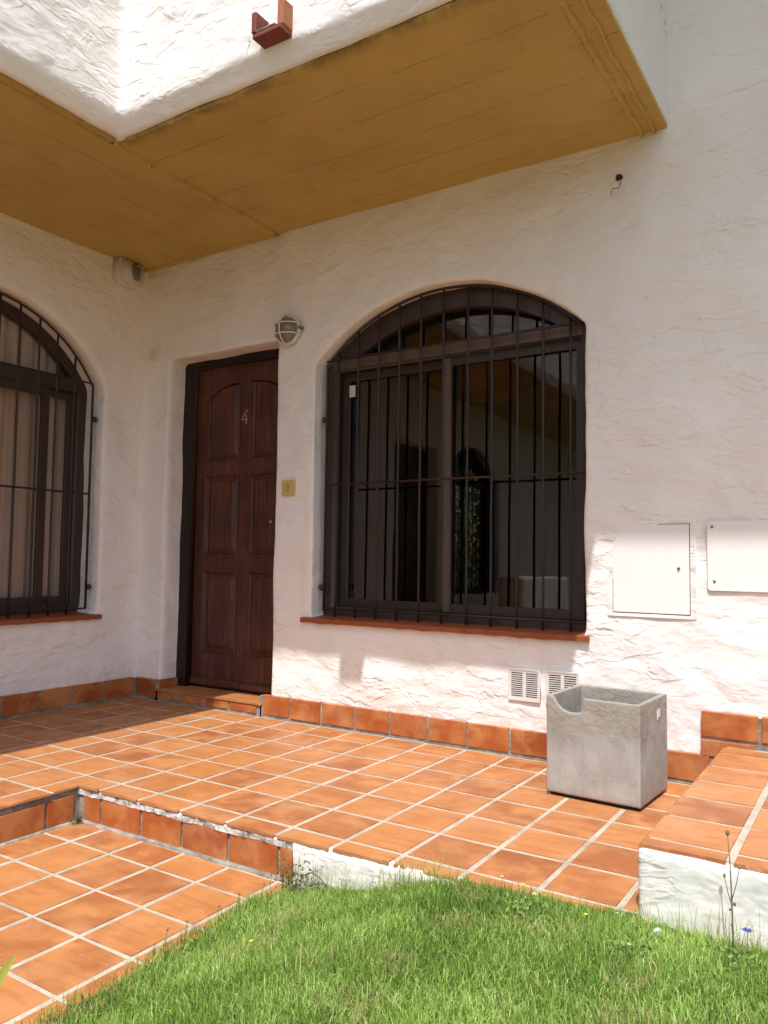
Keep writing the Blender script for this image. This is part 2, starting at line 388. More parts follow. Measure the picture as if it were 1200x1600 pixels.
def bm_tube(bm, pts, r, n=8, cap=True):
    pts = [Vector(p) for p in pts]; rings = []; ref = None
    for i, p in enumerate(pts):
        d = (pts[min(i + 1, len(pts) - 1)] - pts[max(i - 1, 0)]).normalized()
        a = ref if ref is not None else (Vector((0, 0, 1)) if abs(d.z) < 0.9 else Vector((1, 0, 0)))
        s = d.cross(a).normalized(); t = s.cross(d).normalized(); ref = t
        rr = r[i] if isinstance(r, (list, tuple)) else r
        rings.append([bm.verts.new(p + (s * math.cos(k * 2 * math.pi / n) + t * math.sin(k * 2 * math.pi / n)) * rr) for k in range(n)])
    for a, b in zip(rings, rings[1:]):
        for k in range(n): bm.faces.new((a[k], a[(k + 1) % n], b[(k + 1) % n], b[k]))
    if cap:
        bm.faces.new(rings[0][::-1]); bm.faces.new(rings[-1])

def tube(name, pts, r, mat, parent=None, n=8):
    bm = bmesh.new(); bm_tube(bm, pts, r, n); return link(name, bm_done(bm, name), mat, parent, True)

def plate_me(name, loops, d0, d1, mtx=None):
    """closed slab with holes: loops in the (u, v) plane, depth d0..d1"""
    cu = bpy.data.curves.new(name, 'CURVE'); cu.dimensions = '2D'; cu.fill_mode = 'BOTH'; cu.extrude = abs(d1 - d0) / 2
    for lp in loops:
        sp = cu.splines.new('POLY'); sp.points.add(len(lp) - 1); sp.use_cyclic_u = True
        for q, (a, b) in zip(sp.points, lp): q.co = (a, b, 0, 1)
    ob = bpy.data.objects.new(name, cu); col.objects.link(ob)
    dg = bpy.context.evaluated_depsgraph_get()
    me = bpy.data.meshes.new_from_object(ob.evaluated_get(dg))
    bpy.data.objects.remove(ob); bpy.data.curves.remove(cu)
    me.materials.clear()
    bm = bmesh.new(); bm.from_mesh(me); bmesh.ops.remove_doubles(bm, verts=bm.verts, dist=1e-5)
    for v in bm.verts: v.co.z += (d0 + d1) / 2
    if mtx is not None: bm.transform(mtx)
    bmesh.ops.recalc_face_normals(bm, faces=bm.faces)
    bm.to_mesh(me); bm.free()
    return me

# local (u, v, depth) -> world: BACK: u = x, v = z, depth = y;   LEFT: u = y, v = z, depth = x
BACK = Matrix(((1, 0, 0, 0), (0, 0, 1, 0), (0, 1, 0, 0), (0, 0, 0, 1)))
LEFT = Matrix(((0, 0, 1, 0), (1, 0, 0, 0), (0, 1, 0, 0), (0, 0, 0, 1)))

def rect(u0, u1, v0, v1): return [(u0, v0), (u1, v0), (u1, v1), (u0, v1)]

def arch(u0, u1, v0, vs, rise, n=22):
    hw = (u1 - u0) / 2; c = (u0 + u1) / 2; R = (hw * hw + rise * rise) / (2 * rise); cz = vs + rise - R
    a0 = math.asin(min(1, hw / R))
    return [(u0, v0), (u1, v0)] + [(c + R * math.sin(a0 - 2 * a0 * k / n), cz + R * math.cos(a0 - 2 * a0 * k / n)) for k in range(n + 1)]

def arch_top(u, u0, u1, vs, rise):
    hw = (u1 - u0) / 2; c = (u0 + u1) / 2; R = (hw * hw + rise * rise) / (2 * rise); cz = vs + rise - R
    return cz + math.sqrt(max(0, R * R - (u - c) ** 2))

def evaluated(me, mods):
    ob = bpy.data.objects.new('tmp', me); col.objects.link(ob)
    for typ, kw in mods:
        md = ob.modifiers.new(typ, typ)
        for k, v in kw.items(): setattr(md, k, v)
    dg = bpy.context.evaluated_depsgraph_get()
    out = bpy.data.meshes.new_from_object(ob.evaluated_get(dg))
    bpy.data.objects.remove(ob)
    return out

def cloud_tex(name, size, depth=3):
    t = bpy.data.textures.new(name, 'CLOUDS'); t.noise_scale = size; t.noise_depth = depth; return t
T1 = cloud_tex('lumps', 0.42, 2); T2 = cloud_tex('trowel', 0.13, 3)

def plastered(me, vox=0.015, smooth=4, a=0.020, b=0.008):
    return evaluated(me, [('REMESH', dict(mode='VOXEL', voxel_size=vox, use_smooth_shade=True)),
                          ('SMOOTH', dict(factor=0.5, iterations=smooth)),
                          ('DISPLACE', dict(texture=T1, strength=a, mid_level=0.5)),
                          ('DISPLACE', dict(texture=T2, strength=b, mid_level=0.5)),
                          ('SMOOTH', dict(factor=0.5, iterations=1))])

def join_me(name, mes):
    bm = bmesh.new()
    for q in mes: bm.from_mesh(q)
    me = bpy.data.meshes.new(name); bm.to_mesh(me); bm.free(); return me

ZC = 2.5
XL = -0.75

# ------------------------------------------------------------------ ground
def lawn_z(x, y):
    t = np.clip((x - 1.44) / 0.62, 0, 1); t = t * t * (3 - 2 * t)
    z = -0.127 + 0.117 * t
    return z + 0.006 * np.sin(7 * x + 3 * y) * np.sin(5 * y - x)

xs = np.concatenate([[-900, -200, -60, -20, -8, -4, -1], np.arange(0.6, 5.01, 0.06), [6, 9, 20, 60, 200, 900]])
ys = np.concatenate([[-900, -200, -60, -20, -12, -8], np.arange(-6, -0.9, 0.06), [0, 3, 8, 20, 60, 200, 900]])
gx, gy = np.meshgrid(xs, ys)
gz = lawn_z(gx, gy); gz = np.where((gx < 1.44) | (gy > -1.1), -0.22, gz)
nx, ny = len(xs), len(ys)
vv = np.c_[gx.ravel(), gy.ravel(), gz.ravel()]
ff = [(j * nx + i, j * nx + i + 1, (j + 1) * nx + i + 1, (j + 1) * nx + i) for j in range(ny - 1) for i in range(nx - 1)]
me = bpy.data.meshes.new('lawn'); me.from_pydata(vv.tolist(), [], ff)
tag(link('lawn', me, 'soil', None, True), kind='structure')

# unseen pale slab behind the camera, added to bounce light under the balcony
tag(box('bounce_paving', (1.52, 16, -16, -3.55, -0.25, -0.03), 'bounce_slab'), kind='structure')

# ------------------------------------------------------------------ house shell
house = empty('house', (0, 0, 0))
tag(house, 'white plastered house with jutting ochre-bottomed balcony, dark wooden door and arched barred windows', 'house')

W0, W1, WZ0, WS, WR = 0.51, 1.885, 0.505, 1.775, 0.285       # main arched window opening
D0, D1, DZ = -0.545, 0.262, 1.935                             # door opening
LW0, LW1, LZ0, LS, LR = -1.655, -0.277, 0.475, 1.745, 0.39    # side window opening (along y)
BW0, BW1 = -4.75, -3.48                                       # second side window
BD0, BD1 = -3.22, -2.42                                       # second door

me = plate_me('wall', [rect(-1.05, 4.6, -0.3, 3.62), arch(W0, W1, WZ0, WS, WR), rect(D0, D1, -0.02, DZ)], 0.0, 0.27, BACK)
link('wall', plastered(me), 'plaster', house)
me = plate_me('wall', [rect(-9.4, 0.1, -0.3, 3.62), arch(LW0, LW1, LZ0, LS, LR), arch(BW0, BW1, 0.5, 1.7, 0.36), rect(BD0, BD1, -0.02, 1.92)], XL - 0.27, XL, LEFT)
link('wall', plastered(me, 0.021), 'plaster_l', house)
# upper storey above the frame, and the far end of the side wing
box('wall', (-4.2, 4.6, 0.02, 0.27, 3.6, 4.7), 'plaster', house)
box('wall', (-1.02, XL - 0.02, -9.4, 0.0, 3.6, 4.7), 'plaster_l', house)
me = plate_me('wall', [rect(-4.2, -1.0, -0.3, 4.7), arch(-2.25, -1.15, 0.35, 1.85, 0.35)], -6.4, -6.2, BACK)
link('wall', me, 'plaster_l', house)
# roof slab: its front eave keeps the sun off the upper wall
bm = bmesh.new(); bm_box(bm, -4.4, 5.2, -1.835, 4.2, 4.6, 4.74); bm_box(bm, -4.4, -0.5, -6.7, -1.84, 4.6, 4.74)
link('roof', bm_done(bm, 'roof'), 'paint_w', house)
# rooms behind the windows
def room(x0, x1, y0, y1, z0, z1, skip, parent):
    quads = {'-x': ((x0, y0, z0), (x0, y1, z0), (x0, y1, z1), (x0, y0, z1)), '+x': ((x1, y0, z0), (x1, y1, z0), (x1, y1, z1), (x1, y0, z1)),
             '-y': ((x0, y0, z0), (x1, y0, z0), (x1, y0, z1), (x0, y0, z1)), '+y': ((x0, y1, z0), (x1, y1, z0), (x1, y1, z1), (x0, y1, z1)),
             '+z': ((x0, y0, z1), (x1, y0, z1), (x1, y1, z1), (x0, y1, z1))}
    bm = bmesh.new()
    for k, q in quads.items():
        if k not in skip: bm.faces.new([bm.verts.new(p) for p in q])
    me = bpy.data.meshes.new('room_wall'); bm.to_mesh(me); bm.free(); link('room_wall', me, 'room', parent)
    box('room_floor', (x0, x1, y0, y1, -0.1, z0 + 0.002), 'roomfloor', parent)
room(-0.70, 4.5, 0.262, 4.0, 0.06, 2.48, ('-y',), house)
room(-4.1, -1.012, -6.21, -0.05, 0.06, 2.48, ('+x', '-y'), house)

# ------------------------------------------------------------------ balcony
YF = -1.056; XF = 0.304; XE = 2.222
def prism(profile, path_axis, a0, a1):
    """profile in (h, z) swept along x ('x') or y ('y')"""
    bm = bmesh.new()
    mk = (lambda s, h, z: (s, h, z)) if path_axis == 'x' else (lambda s, h, z: (h, s, z))
    A = [bm.verts.new(mk(a0, h, z)) for h, z in profile]; B = [bm.verts.new(mk(a1, h, z)) for h, z in profile]
    bm.faces.new(A); bm.faces.new(B[::-1]); n = len(A)
    for k in range(n): bm.faces.new((A[k], A[(k + 1) % n], B[(k + 1) % n], B[k]))
    return bm_done(bm, 'prism')
ch = 0.060; inn = 0.046
front = [(YF, 2.496), (YF - inn, 2.503 + ch), (YF - inn, 3.50), (-0.92, 3.50), (-0.92, 2.575), (YF + 0.022, 2.515)]
side = [(XF, 2.496), (XF + inn, 2.503 + ch), (XF + inn, 3.50), (0.16, 3.50), (0.16, 2.575), (XF - 0.022, 2.515)]
pm = [prism(front, 'x', 0.20, XE), prism(side, 'y', -9.4, -0.95)]
b = bmesh.new(); bm_box(b, XE - 0.16, XE, -1.0, 0.06, 2.512, 3.50); pm.append(bm_done(b, 'p'))
par = plastered(join_me('parapet', pm), 0.0115, 1, 0.012, 0.005)
bal = link('balcony', par, 'plaster_b', house)
# slab: ochre soffit
bm = bmesh.new()
v = [(XL - 0.01, 0.02), (XE - 0.006, 0.02), (XE - 0.006, YF + 0.014), (XF - 0.014, YF + 0.014), (XF - 0.014, -9.39), (XL - 0.01, -9.39)]
bot = [bm.verts.new((x, y, ZC)) for x, y in v]; top = [bm.verts.new((x, y, 2.60)) for x, y in v]
bm.faces.new(bot[::-1]); bm.faces.new(top)
for k in range(6): bm.faces.new((bot[k], bot[(k + 1) % 6], top[(k + 1) % 6], top[k]))
tag(link('soffit', bm_done(bm, 'soffit'), 'soffit', bal), 'ochre painted concrete underside with board marks')
def ridge(pts, wd, ht, mt='soffit'):
    """shallow rough fin left by the formwork"""
    bm = bmesh.new(); prev = None
    n = 40; a = Vector(pts[0]); b_ = Vector(pts[1]); d = (b_ - a); s = Vector((-d.y, d.x, 0)).normalized()
    for k in range(n + 1):
        p = a + d * (k / n) + s * (mnoise.noise(Vector((k * 0.23, a.x * 9, a.y))) * 0.006)
        wk = wd * (0.75 + 0.6 * random.random()); hk = ht * (0.5 + 0.8 * random.random())
        ring = [bm.verts.new(p + s * wk + Vector((0, 0, 0.002))), bm.verts.new(p + s * wk * 0.4 - Vector((0, 0, hk))), bm.verts.new(p - s * wk * 0.5 - Vector((0, 0, hk * 0.8))), bm.verts.new(p - s * wk + Vector((0, 0, 0.002)))]
        if prev:
            for q in range(3): bm.faces.new((prev[q], prev[q + 1], ring[q + 1], ring[q]))
        prev = ring
    link('formwork_ridge', bm_done(bm, 'formwork_ridge'), mt, bal)
bm = bmesh.new(); bm_box(bm, XL - 0.008, 0.256, -9.38, 0.018, ZC - 0.013, ZC + 0.02)
sl = bm_done(bm, 'soffit'); link('soffit', sl, 'soffit', bal)
ridge(((0.262, -1.06, ZC), (0.258, -0.03, ZC)), 0.010, 0.022)
ridge(((XL, -0.030, ZC - 0.013), (0.255, -0.034, ZC - 0.013)), 0.010, 0.014)
ridge(((2.105, -1.04, ZC), (2.122, -0.005, ZC)), 0.016, 0.012)
ridge(((2.165, -1.04, ZC), (2.172, -0.005, ZC)), 0.006, 0.014)
ridge(((0.33, -1.035, ZC), (2.1, -1.030, ZC)), 0.012, 0.008)

# drain spout of red boards set in the parapet
sp = empty('drain_spout', (1.175, YF - inn, 2.580), 0, house)
tag(sp, 'faded red open-topped drain spout')
box('bottom', (-0.062, 0.062, -0.062, 0.03, -0.012, 0.006), 'red', sp, 0.003)
box('side', (-0.064, -0.042, -0.066, 0.03, 0.0062, 0.080), 'red', sp, 0.003)
box('side', (0.036, 0.064, -0.050, 0.03, 0.0062, 0.100), 'red2', sp, 0.004)
box('rim', (-0.045, 0.039, -0.063, -0.050, 0.0062, 0.013), 'mortar', sp, 0.002)

# ------------------------------------------------------------------ windows
def grille_bars(parent_name, u0, u1, z0, zs, rise, bars, mids, axis, d, house_, feet):
    """flat iron arch frame (the part) with every bar as a sub-part"""
    P3 = (lambda u, z, dd=0.0: (u, d + dd, z)) if axis == 'B' else (lambda u, z, dd=0.0: (d - dd, u, z))
    bm = bmesh.new()
    lp = arch(u0, u1, z0, zs, rise, 26)
    pts = [P3(*lp[0])] + [P3(*q) for q in reversed(lp[2:])] + [P3(*lp[1])]
    bm_tube(bm, pts, 0.0068, 8)
    g = link('security_grille', bm_done(bm, 'grille'), 'iron', house_, True)
    for u in bars:
        zt = arch_top(u, u0, u1, zs, rise)
        k = 9; wob = random.random() * 9
        tube('bar', [P3(u + 0.0022 * mnoise.noise(Vector((wob, i * 0.9, u))), feet + (zt - feet) * i / k, 0.0015 * mnoise.noise(Vector((u * 7, i, wob)))) for i in range(k + 1)],
             [0.0062 * (0.93 + 0.14 * random.random()) for i in range(k + 1)], 'iron', g, 8)
    for z, mt in mids:
        tube('crossbar', [P3(u0, z, -0.006), P3(u0 + (u1 - u0) * 0.5, z + 0.002, -0.006), P3(u1, z, -0.006)], 0.0052, mt, g, 8)
    return g, P3

def arch_band(name, o, i, d0, d1, mtx, mat, parent):
    return link(name, plate_me(name, [o, i], d0, d1, mtx), mat, parent)

def lean(deg, zc, yc):
    return Matrix.Translation((0, yc, zc)) @ Matrix.Rotation(-math.radians(deg), 4, 'X') @ Matrix.Translation((0, -yc, -zc)) @ BACK
# main window: frame, transom, two sashes, panes
fo = arch(W0 - 0.01, W1 + 0.01, WZ0 - 0.01, WS, WR + 0.01)
win = link('window', plate_me('window', [fo, rect(0.556, 1.842, 0.560, 1.757), arch(0.700, 1.735, 1.8185, 1.819, 0.156)], 0.100, 0.222, BACK), 'alu', house)
box('transom', (0.545, 1.850, 0.094, 0.0995, 1.758, 1.814), 'alu_l', win, 0.002)
def sash(u0, u1, z0, z1, d0, d1, mat, mtx, parent, bw=0.040, bu=None):
    bu = bu or bw
    return link('sash', plate_me('sash', [rect(u0, u1, z0, z1), rect(u0 + bu, u1 - bu, z0 + bw, z1 - bw)], d0, d1, mtx), mat, parent)
sash(0.558, 1.218, 0.562, 1.755, 0.176, 0.206, 'alu', BACK, win)
sash(1.172, 1.840, 0.562, 1.755, 0.138, 0.168, 'alu', BACK, win, 0.040, 0.034)
box('meeting_stile', (1.170, 1.208, 0.131, 0.1375, 0.566, 1.751), 'alu_l', win, 0.001)
link('pane', plate_me('pane', [rect(0.596, 1.180, 0.600, 1.717)], 0.190, 0.194, lean(0.35, 1.1, 0.19)), 'glass', win)
link('pane', plate_me('pane', [rect(1.204, 1.808, 0.600, 1.717)], 0.154, 0.158, lean(0.35, 1.1, 0.155)), 'glass', win)
link('pane', plate_me('pane', [arch(0.690, 1.745, 1.8155, 1.8165, 0.166)], 0.170, 0.174, lean(0.85, 1.9, 0.172)), 'glass', win)
box('sticker', (0.600, 0.636, 0.1735, 0.1757, 1.630, 1.690), 'paper', win)
g, P3 = grille_bars('g', 0.545, 1.868, 0.545, 1.776, 0.280, [0.614, 0.733, 0.853, 0.968, 1.087, 1.206, 1.331, 1.45, 1.57, 1.688, 1.808],
                    [(1.170, 'rust'), (0.558, 'iron'), (1.795, 'iron')], 'B', 0.058, house, 0.512)
for z in (1.50, 0.66):
    bm = bmesh.new(); bmesh.ops.create_uvsphere(bm, u_segments=10, v_segments=6, radius=0.016, matrix=Matrix.Translation((0.533, 0.056, z))); link('hinge', bm_done(bm, 'hinge'), 'iron', g, True)
def sill(name, u0, u1, d_in, d_out, z, axis, parent):
    n = 46; bm = bmesh.new(); rows = []
    for k in range(n + 1):
        u = u0 + (u1 - u0) * k / n
        e = d_out + 0.005 * mnoise.noise(Vector((u * 11, 3, d_in * 9)))
        zl = z - 0.022 - 0.008 * abs(mnoise.noise(Vector((u * 23, 7, 1))))
        mk = (lambda dd, zz: (u, dd, zz)) if axis == 'B' else (lambda dd, zz: (XL - dd, u, zz))
        rows.append([bm.verts.new(mk(dd, zz)) for dd, zz in ((d_in, z + 0.012), (e + 0.004, z), (e, z - 0.003), (e + 0.001, zl), (d_in, zl))])
    for a, b in zip(rows, rows[1:]):
        for q in range(5): bm.faces.new((a[q], a[(q + 1) % 5], b[(q + 1) % 5], b[q]))
    bm.faces.new(rows[0]); bm.faces.new(rows[-1][::-1])
    link(name, bm_done(bm, name), 'sill', parent)
sill('sill', 0.462, 1.905, 0.15, -0.022, 0.512, 'B', win)

# side window
fo = arch(LW0 - 0.01, LW1 + 0.01, LZ0 - 0.01, LS, LR + 0.01); fi = arch(-1.607, -0.325, 0.535, 1.735, 0.350)
lwin = arch_band('window', fo, fi, XL - 0.224, XL - 0.160, LEFT, 'alu', house)
box('transom', (XL - 0.218, XL - 0.163, -1.61, -0.315, 1.715, 1.795), 'alu', lwin, 0.004)
sash(-0.985, -0.327, 0.537, 1.714, XL - 0.220, XL - 0.198, 'alu', LEFT, lwin)
sash(-1.605, -0.502, 0.537, 1.714, XL - 0.194, XL - 0.170, 'alu', LEFT, lwin)
link('pane', plate_me('pane', [rect(-0.95, -0.365, 0.575, 1.676)], XL - 0.211, XL - 0.207, LEFT), 'glass2', lwin)
link('pane', plate_me('pane', [rect(-1.567, -0.540, 0.575, 1.676)], XL - 0.184, XL - 0.180, LEFT), 'glass2', lwin)
link('pane', plate_me('pane', [arch(-1.58, -0.345, 1.794, 1.798, 0.24)], XL - 0.190, XL - 0.186, LEFT), 'glass2', lwin)
lg, _ = grille_bars('g', -1.62, -0.315, 0.51, 1.742, 0.372, [-1.527, -1.417, -1.308, -1.20, -1.09, -0.982, -0.873, -0.762, -0.651, -0.543, -0.433],
                    [(1.142, 'iron'), (0.514, 'iron'), (1.757, 'iron')], 'L', XL - 0.056, house, 0.482)
for z in (1.56, 0.63):
    bm = bmesh.new(); bmesh.ops.create_uvsphere(bm, u_segments=10, v_segments=6, radius=0.016, matrix=Matrix.Translation((XL - 0.05, -0.303, z))); link('hinge', bm_done(bm, 'hinge'), 'iron', lg, True)
sill('sill', -1.70, -0.262, 0.22, -0.022, 0.480, 'L', lwin)
def curtain(u0, u1, z0, z1, d, amp, axis, parent, mat='curtain', per=0.085):
    n = int((u1 - u0) / 0.008); bm = bmesh.new(); rows = []
    for k in range(n + 1):
        u = u0 + (u1 - u0) * k / n; o = amp * math.sin(u / per * 2 * math.pi + 1.4 * mnoise.noise(Vector((u * 6, 0, d)))) + amp * 0.7 * mnoise.noise(Vector((u * 9, 4, d)))
        row = []
        for z in np.linspace(z0, z1, 7):
            oo = o * (1.15 - 0.35 * (z - z0) / (z1 - z0))
            row.append(bm.verts.new((u, d + oo, z) if axis == 'B' else (d + oo, u, z)))
        rows.append(row)
    for a, b in zip(rows, rows[1:]):
        for q in range(6): bm.faces.new((a[q], a[q + 1], b[q + 1], b[q]))
    link('curtain', bm_done(bm, 'curtain'), mat, parent, True)
curtain(-1.62, -0.30, 0.36, 2.24, XL - 0.258, 0.012, 'L', lwin)

# second window and door of the side wing (seen mirrored in the main window)
fo = arch(BW0 - 0.01, BW1 + 0.01, 0.49, 1.7, 0.37); fi = arch(BW0 + 0.06, BW1 - 0.06, 0.56, 1.66, 0.31)
bwin = arch_band('window', fo, fi, XL - 0.205, XL - 0.115, LEFT, 'alu', house)
box('transom', (XL - 0.195, XL - 0.12, BW0 + 0.05, BW1 - 0.05, 1.66, 1.73), 'alu', bwin)
link('pane', plate_me('pane', [arch(BW0 + 0.05, BW1 - 0.05, 0.55, 1.66, 0.32)], XL - 0.164, XL - 0.160, LEFT), 'glass2', bwin)
grille_bars('g', BW0 + 0.03, BW1 - 0.03, 0.53, 1.7, 0.34, [BW0 + 0.14 + 0.11 * k for k in range(10)], [(1.16, 'iron'), (0.54, 'iron')], 'L', XL - 0.056, house, 0.505)
bdo = box('door', (XL - 0.2, XL - 0.15, BD0 - 0.02, BD1 + 0.02, 0.02, 1.95), 'wood', house, 0.004)
for k in range(3):
    for s in (0, 1):
        box('panel', (XL - 0.152, XL - 0.138, BD0 + 0.08 + 0.36 * s, BD0 + 0.36 + 0.36 * s, 0.2 + 0.58 * k, 0.68 + 0.58 * k), 'wood', bdo, 0.012)

# ------------------------------------------------------------------ door
YD = 0.165
dl, dr, dz0, dz1 = -0.474, 0.268, 0.075, 1.895
cA, cB, cC, cD = -0.405, -0.144, -0.068, 0.195
rows_ = [(0.262, 0.725), (0.812, 1.268), (1.350, 1.790)]
def top_left(u0, u1, z0, z1):                       # quarter-arched top panel, high side at u1
    n = 12; pts = [(u0, z0), (u1, z0), (u1, z1)]
    for k in range(1, n + 1):
        a = k / n * math.pi / 2
        pts.append((u1 - (u1 - u0) * math.sin(a) * (0.93 if k < n else 1), z1 - 0.10 * (1 - math.cos(a))))
    return pts
def mirror(pts, c): return [(2 * c - u, z) for u, z in reversed(pts)]
holes = []
for z0, z1 in rows_[:2]: holes += [rect(cA, cB, z0, z1), rect(cC, cD, z0, z1)]
tl = top_left(cA, cB, *rows_[2]); holes.append(tl); cm = (cB + cC) / 2; holes.append(mirror(tl, cm))
door = link('door', plate_me('door', [rect(dl, dr, dz0, dz1)] + holes, YD, YD + 0.035, BACK), 'wood', house)
tag(door, 'dark varnished wooden door with six raised panels and arched top pair')
def inset_loop(lp, t):
    cx = sum(p[0] for p in lp) / len(lp); cz = sum(p[1] for p in lp) / len(lp)
    wx = max(abs(p[0] - cx) for p in lp); wz = max(abs(p[1] - cz) for p in lp)
    return [(cx + (p[0] - cx) * (wx - t) / wx, cz + (p[1] - cz) * (wz - t) / wz) for p in lp]
for lp in holes:
    bm = bmesh.new(); rings = []
    for t, d in ((-0.004, -0.004), (0.004, -0.007), (0.014, 0.010), (0.022, 0.014), (0.046, 0.002), (0.052, 0.001)):
        rings.append([bm.verts.new((u, YD + d, z)) for u, z in inset_loop(lp, t)])
    n = len(lp)
    for a, b_ in zip(rings, rings[1:]):
        for k in range(n): bm.faces.new((a[k], a[(k + 1) % n], b_[(k + 1) % n], b_[k]))
    bm.faces.new(rings[-1])
    link('panel', bm_done(bm, 'panel'), 'wood', door)
df = link('door_frame', plate_me('door_frame', [[(D0 - 0.02, 0.0601), (dl, 0.0601), (dl, dz1 + 0.002), (dr, dz1 + 0.002), (dr, 0.0601), (D1 + 0.02, 0.0601), (D1 + 0.02, DZ + 0.03), (D0 - 0.02, DZ + 0.03)]], 0.118, 0.215, BACK), 'wood_dark', door)
box('weather_strip', (dl + 0.004, dr - 0.004, YD - 0.022, YD - 0.001, 0.083, 0.118), 'wood', door, 0.006)
# digit on the middle stile
bm = bmesh.new()
for a, b_ in (((-0.085, 1.628), (-0.128, 1.573)), ((-0.128, 1.573), (-0.080, 1.573)), ((-0.092, 1.600), (-0.092, 1.548))):
    bm_tube(bm, [(a[0], YD - 0.006, a[1]), (b_[0], YD - 0.006, b_[1])], 0.0032, 6)
link('house_number', bm_done(bm, 'house_number'), 'brass', door)
bm = bmesh.new()
bmesh.ops.create_uvsphere(bm, u_segments=14, v_segments=8, radius=0.02, matrix=Matrix.Translation((0.205, YD - 0.045, 0.965)))
bm_tube(bm, [(0.205, YD, 0.965), (0.205, YD - 0.04, 0.965)], 0.009, 10)
link('handle', bm_done(bm, 'handle'), 'brass', door, True)
bm = bmesh.new(); bm_tube(bm, [(0.098, YD + 0.01, 0.999), (0.098, YD - 0.004, 0.999)], 0.008, 12); link('peephole', bm_done(bm, 'peephole'), 'brass', door, True)

# ------------------------------------------------------------------ tiles
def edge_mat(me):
    """the bevel of a tile takes a darker colour, painted-in shade of the joint"""
    me.materials.append(P['terra']); me.materials.append(P['terra_shade'])
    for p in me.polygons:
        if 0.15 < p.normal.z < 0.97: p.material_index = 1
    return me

def tile_proto(name, a, b, t, bev=0.0030):
    me = []
    for k in range(4):
        bm = bmesh.new(); bm_box(bm, -a / 2, a / 2, -b / 2, b / 2, -t, 0)
        for v in bm.verts:
            v.co.x += random.uniform(-0.0014, 0.0014); v.co.y += random.uniform(-0.0014, 0.0014)
        bmesh.ops.bevel(bm, geom=[e for e in bm.edges if all(v.co.z > -1e-6 for v in e.verts)], offset=bev, segments=2, affect='EDGES', profile=0.5)
        me.append(edge_mat(bm_done(bm, name)))
    return me

def place_tile(meshes, loc, parent, mat, rot=(0, 0, 0), tilt=0.004, rise=0.0009):
    o = link('tile', random.choice(meshes), mat, parent)
    o.location = (loc[0], loc[1], loc[2] + random.uniform(-rise, rise))
    o.rotation_euler = (rot[0] + random.uniform(-tilt, tilt), rot[1] + random.uniform(-tilt, tilt), rot[2] + random.uniform(-0.006, 0.006))
    return o

def cut_tile(poly, z, t, parent, mat, bev=0.0030):
    cx = sum(p[0] for p in poly) / len(poly); cy = sum(p[1] for p in poly) / len(poly)
    bm = bmesh.new()
    bt = [bm.verts.new((x - cx, y - cy, -t)) for x, y in poly]; tp = [bm.verts.new((x - cx, y - cy, 0)) for x, y in poly]
    n = len(poly); bm.faces.new(bt[::-1]); bm.faces.new(tp)
    for k in range(n): bm.faces.new((bt[k], bt[(k + 1) % n], tp[(k + 1) % n], tp[k]))
    bmesh.ops.recalc_face_normals(bm, faces=bm.faces)
    bmesh.ops.bevel(bm, geom=[e for e in bm.edges if all(v.co.z > -1e-6 for v in e.verts)], offset=bev, segments=2, affect='EDGES', profile=0.5)
    o = link('tile', edge_mat(bm_done(bm, 'tile')), mat, parent); o.location = (cx, cy, z + random.uniform(-0.0007, 0.0007)); return o

PX, PY, X0, Y0 = 0.1948, 0.2, 0.0164, 0.0095
GXW, GYW = 0.0140, 0.0120                     # joint widths: lines along y, lines along x
XC = 0.497                                     # edge of the upper terrace along the path
def yfront(x):
    xp = [0.494, 1.438, 1.935, 2.175, 2.42]; yp = [-1.281, -1.269, -1.248, -1.222, -1.185]
    return float(np.interp(x, xp, yp))

def terrace_outline(e): return [(-0.745, -0.002), (2.41, -0.002), (2.41, -1.185 + e), (2.175, yfront(2.175) + e), (1.438, yfront(1.438) + e), (XC - e, -1.280 + e), (XC - e, -6.2), (-0.745, -6.2)]
terrace = link('terrace', join_me('terrace', [plate_me('terrace', [terrace_outline(0.012)], -0.3, -0.0085), plate_me('terrace', [terrace_outline(0.003)], -0.0084, -0.0014)]), 'grout')
tag(terrace, kind='structure')
full = tile_proto('tile', PX - GXW, PY - GYW, 0.012)
def xl(i): return X0 + PX * i
def yl(j): return Y0 - PY * j
for i in range(-4, 13):
    for j in range(0, 16):
        x0, x1 = xl(i) + GXW / 2, xl(i + 1) - GXW / 2
        y1, y0 = yl(j) - GYW / 2, yl(j + 1) + GYW / 2
        if j == 0: y1 = -0.034
        if i == -4: x0 = -0.722
        if j >= 7 and x0 > XC - 0.02: continue
        if i == 12: x1 = min(x1, 2.394)
        if x1 - x0 < 0.02: continue
        if j == 6 and x0 > XC - 0.05 or (j == 6 and x1 > XC):
            if x1 <= XC: pass
            else:
                a, b_ = yfront(x0) - 0.004, yfront(x1) - 0.004
                b_ = min(b_, y1 - 0.004)
                if y1 - a < 0.012: continue
                if x0 < XC:                       # the tile at the inner corner of the step
                    cut_tile([(x0, y0), (XC, y0), (XC, yfront(XC) - 0.004), (x1, b_), (x1, y1), (x0, y1)], 0, 0.0085, terrace, 'terra')
                    continue
                cut_tile([(x0, a), (x1, b_), (x1, y1), (x0, y1)], 0, 0.0085, terrace, 'terra'); continue
        if j >= 7 and x1 > XC: cut_tile([(x0, y0), (XC + 0.002, y0), (XC + 0.002, y1), (x0, y1)], 0, 0.0085, terrace, 'terra'); continue
        if j == 0 or i in (-4, 12): cut_tile([(x0, y0), (x1, y0), (x1, y1), (x0, y1)], 0, 0.012, terrace, 'terra')
        else: place_tile(full, ((x0 + x1) / 2, (y0 + y1) / 2, 0), terrace, 'terra')

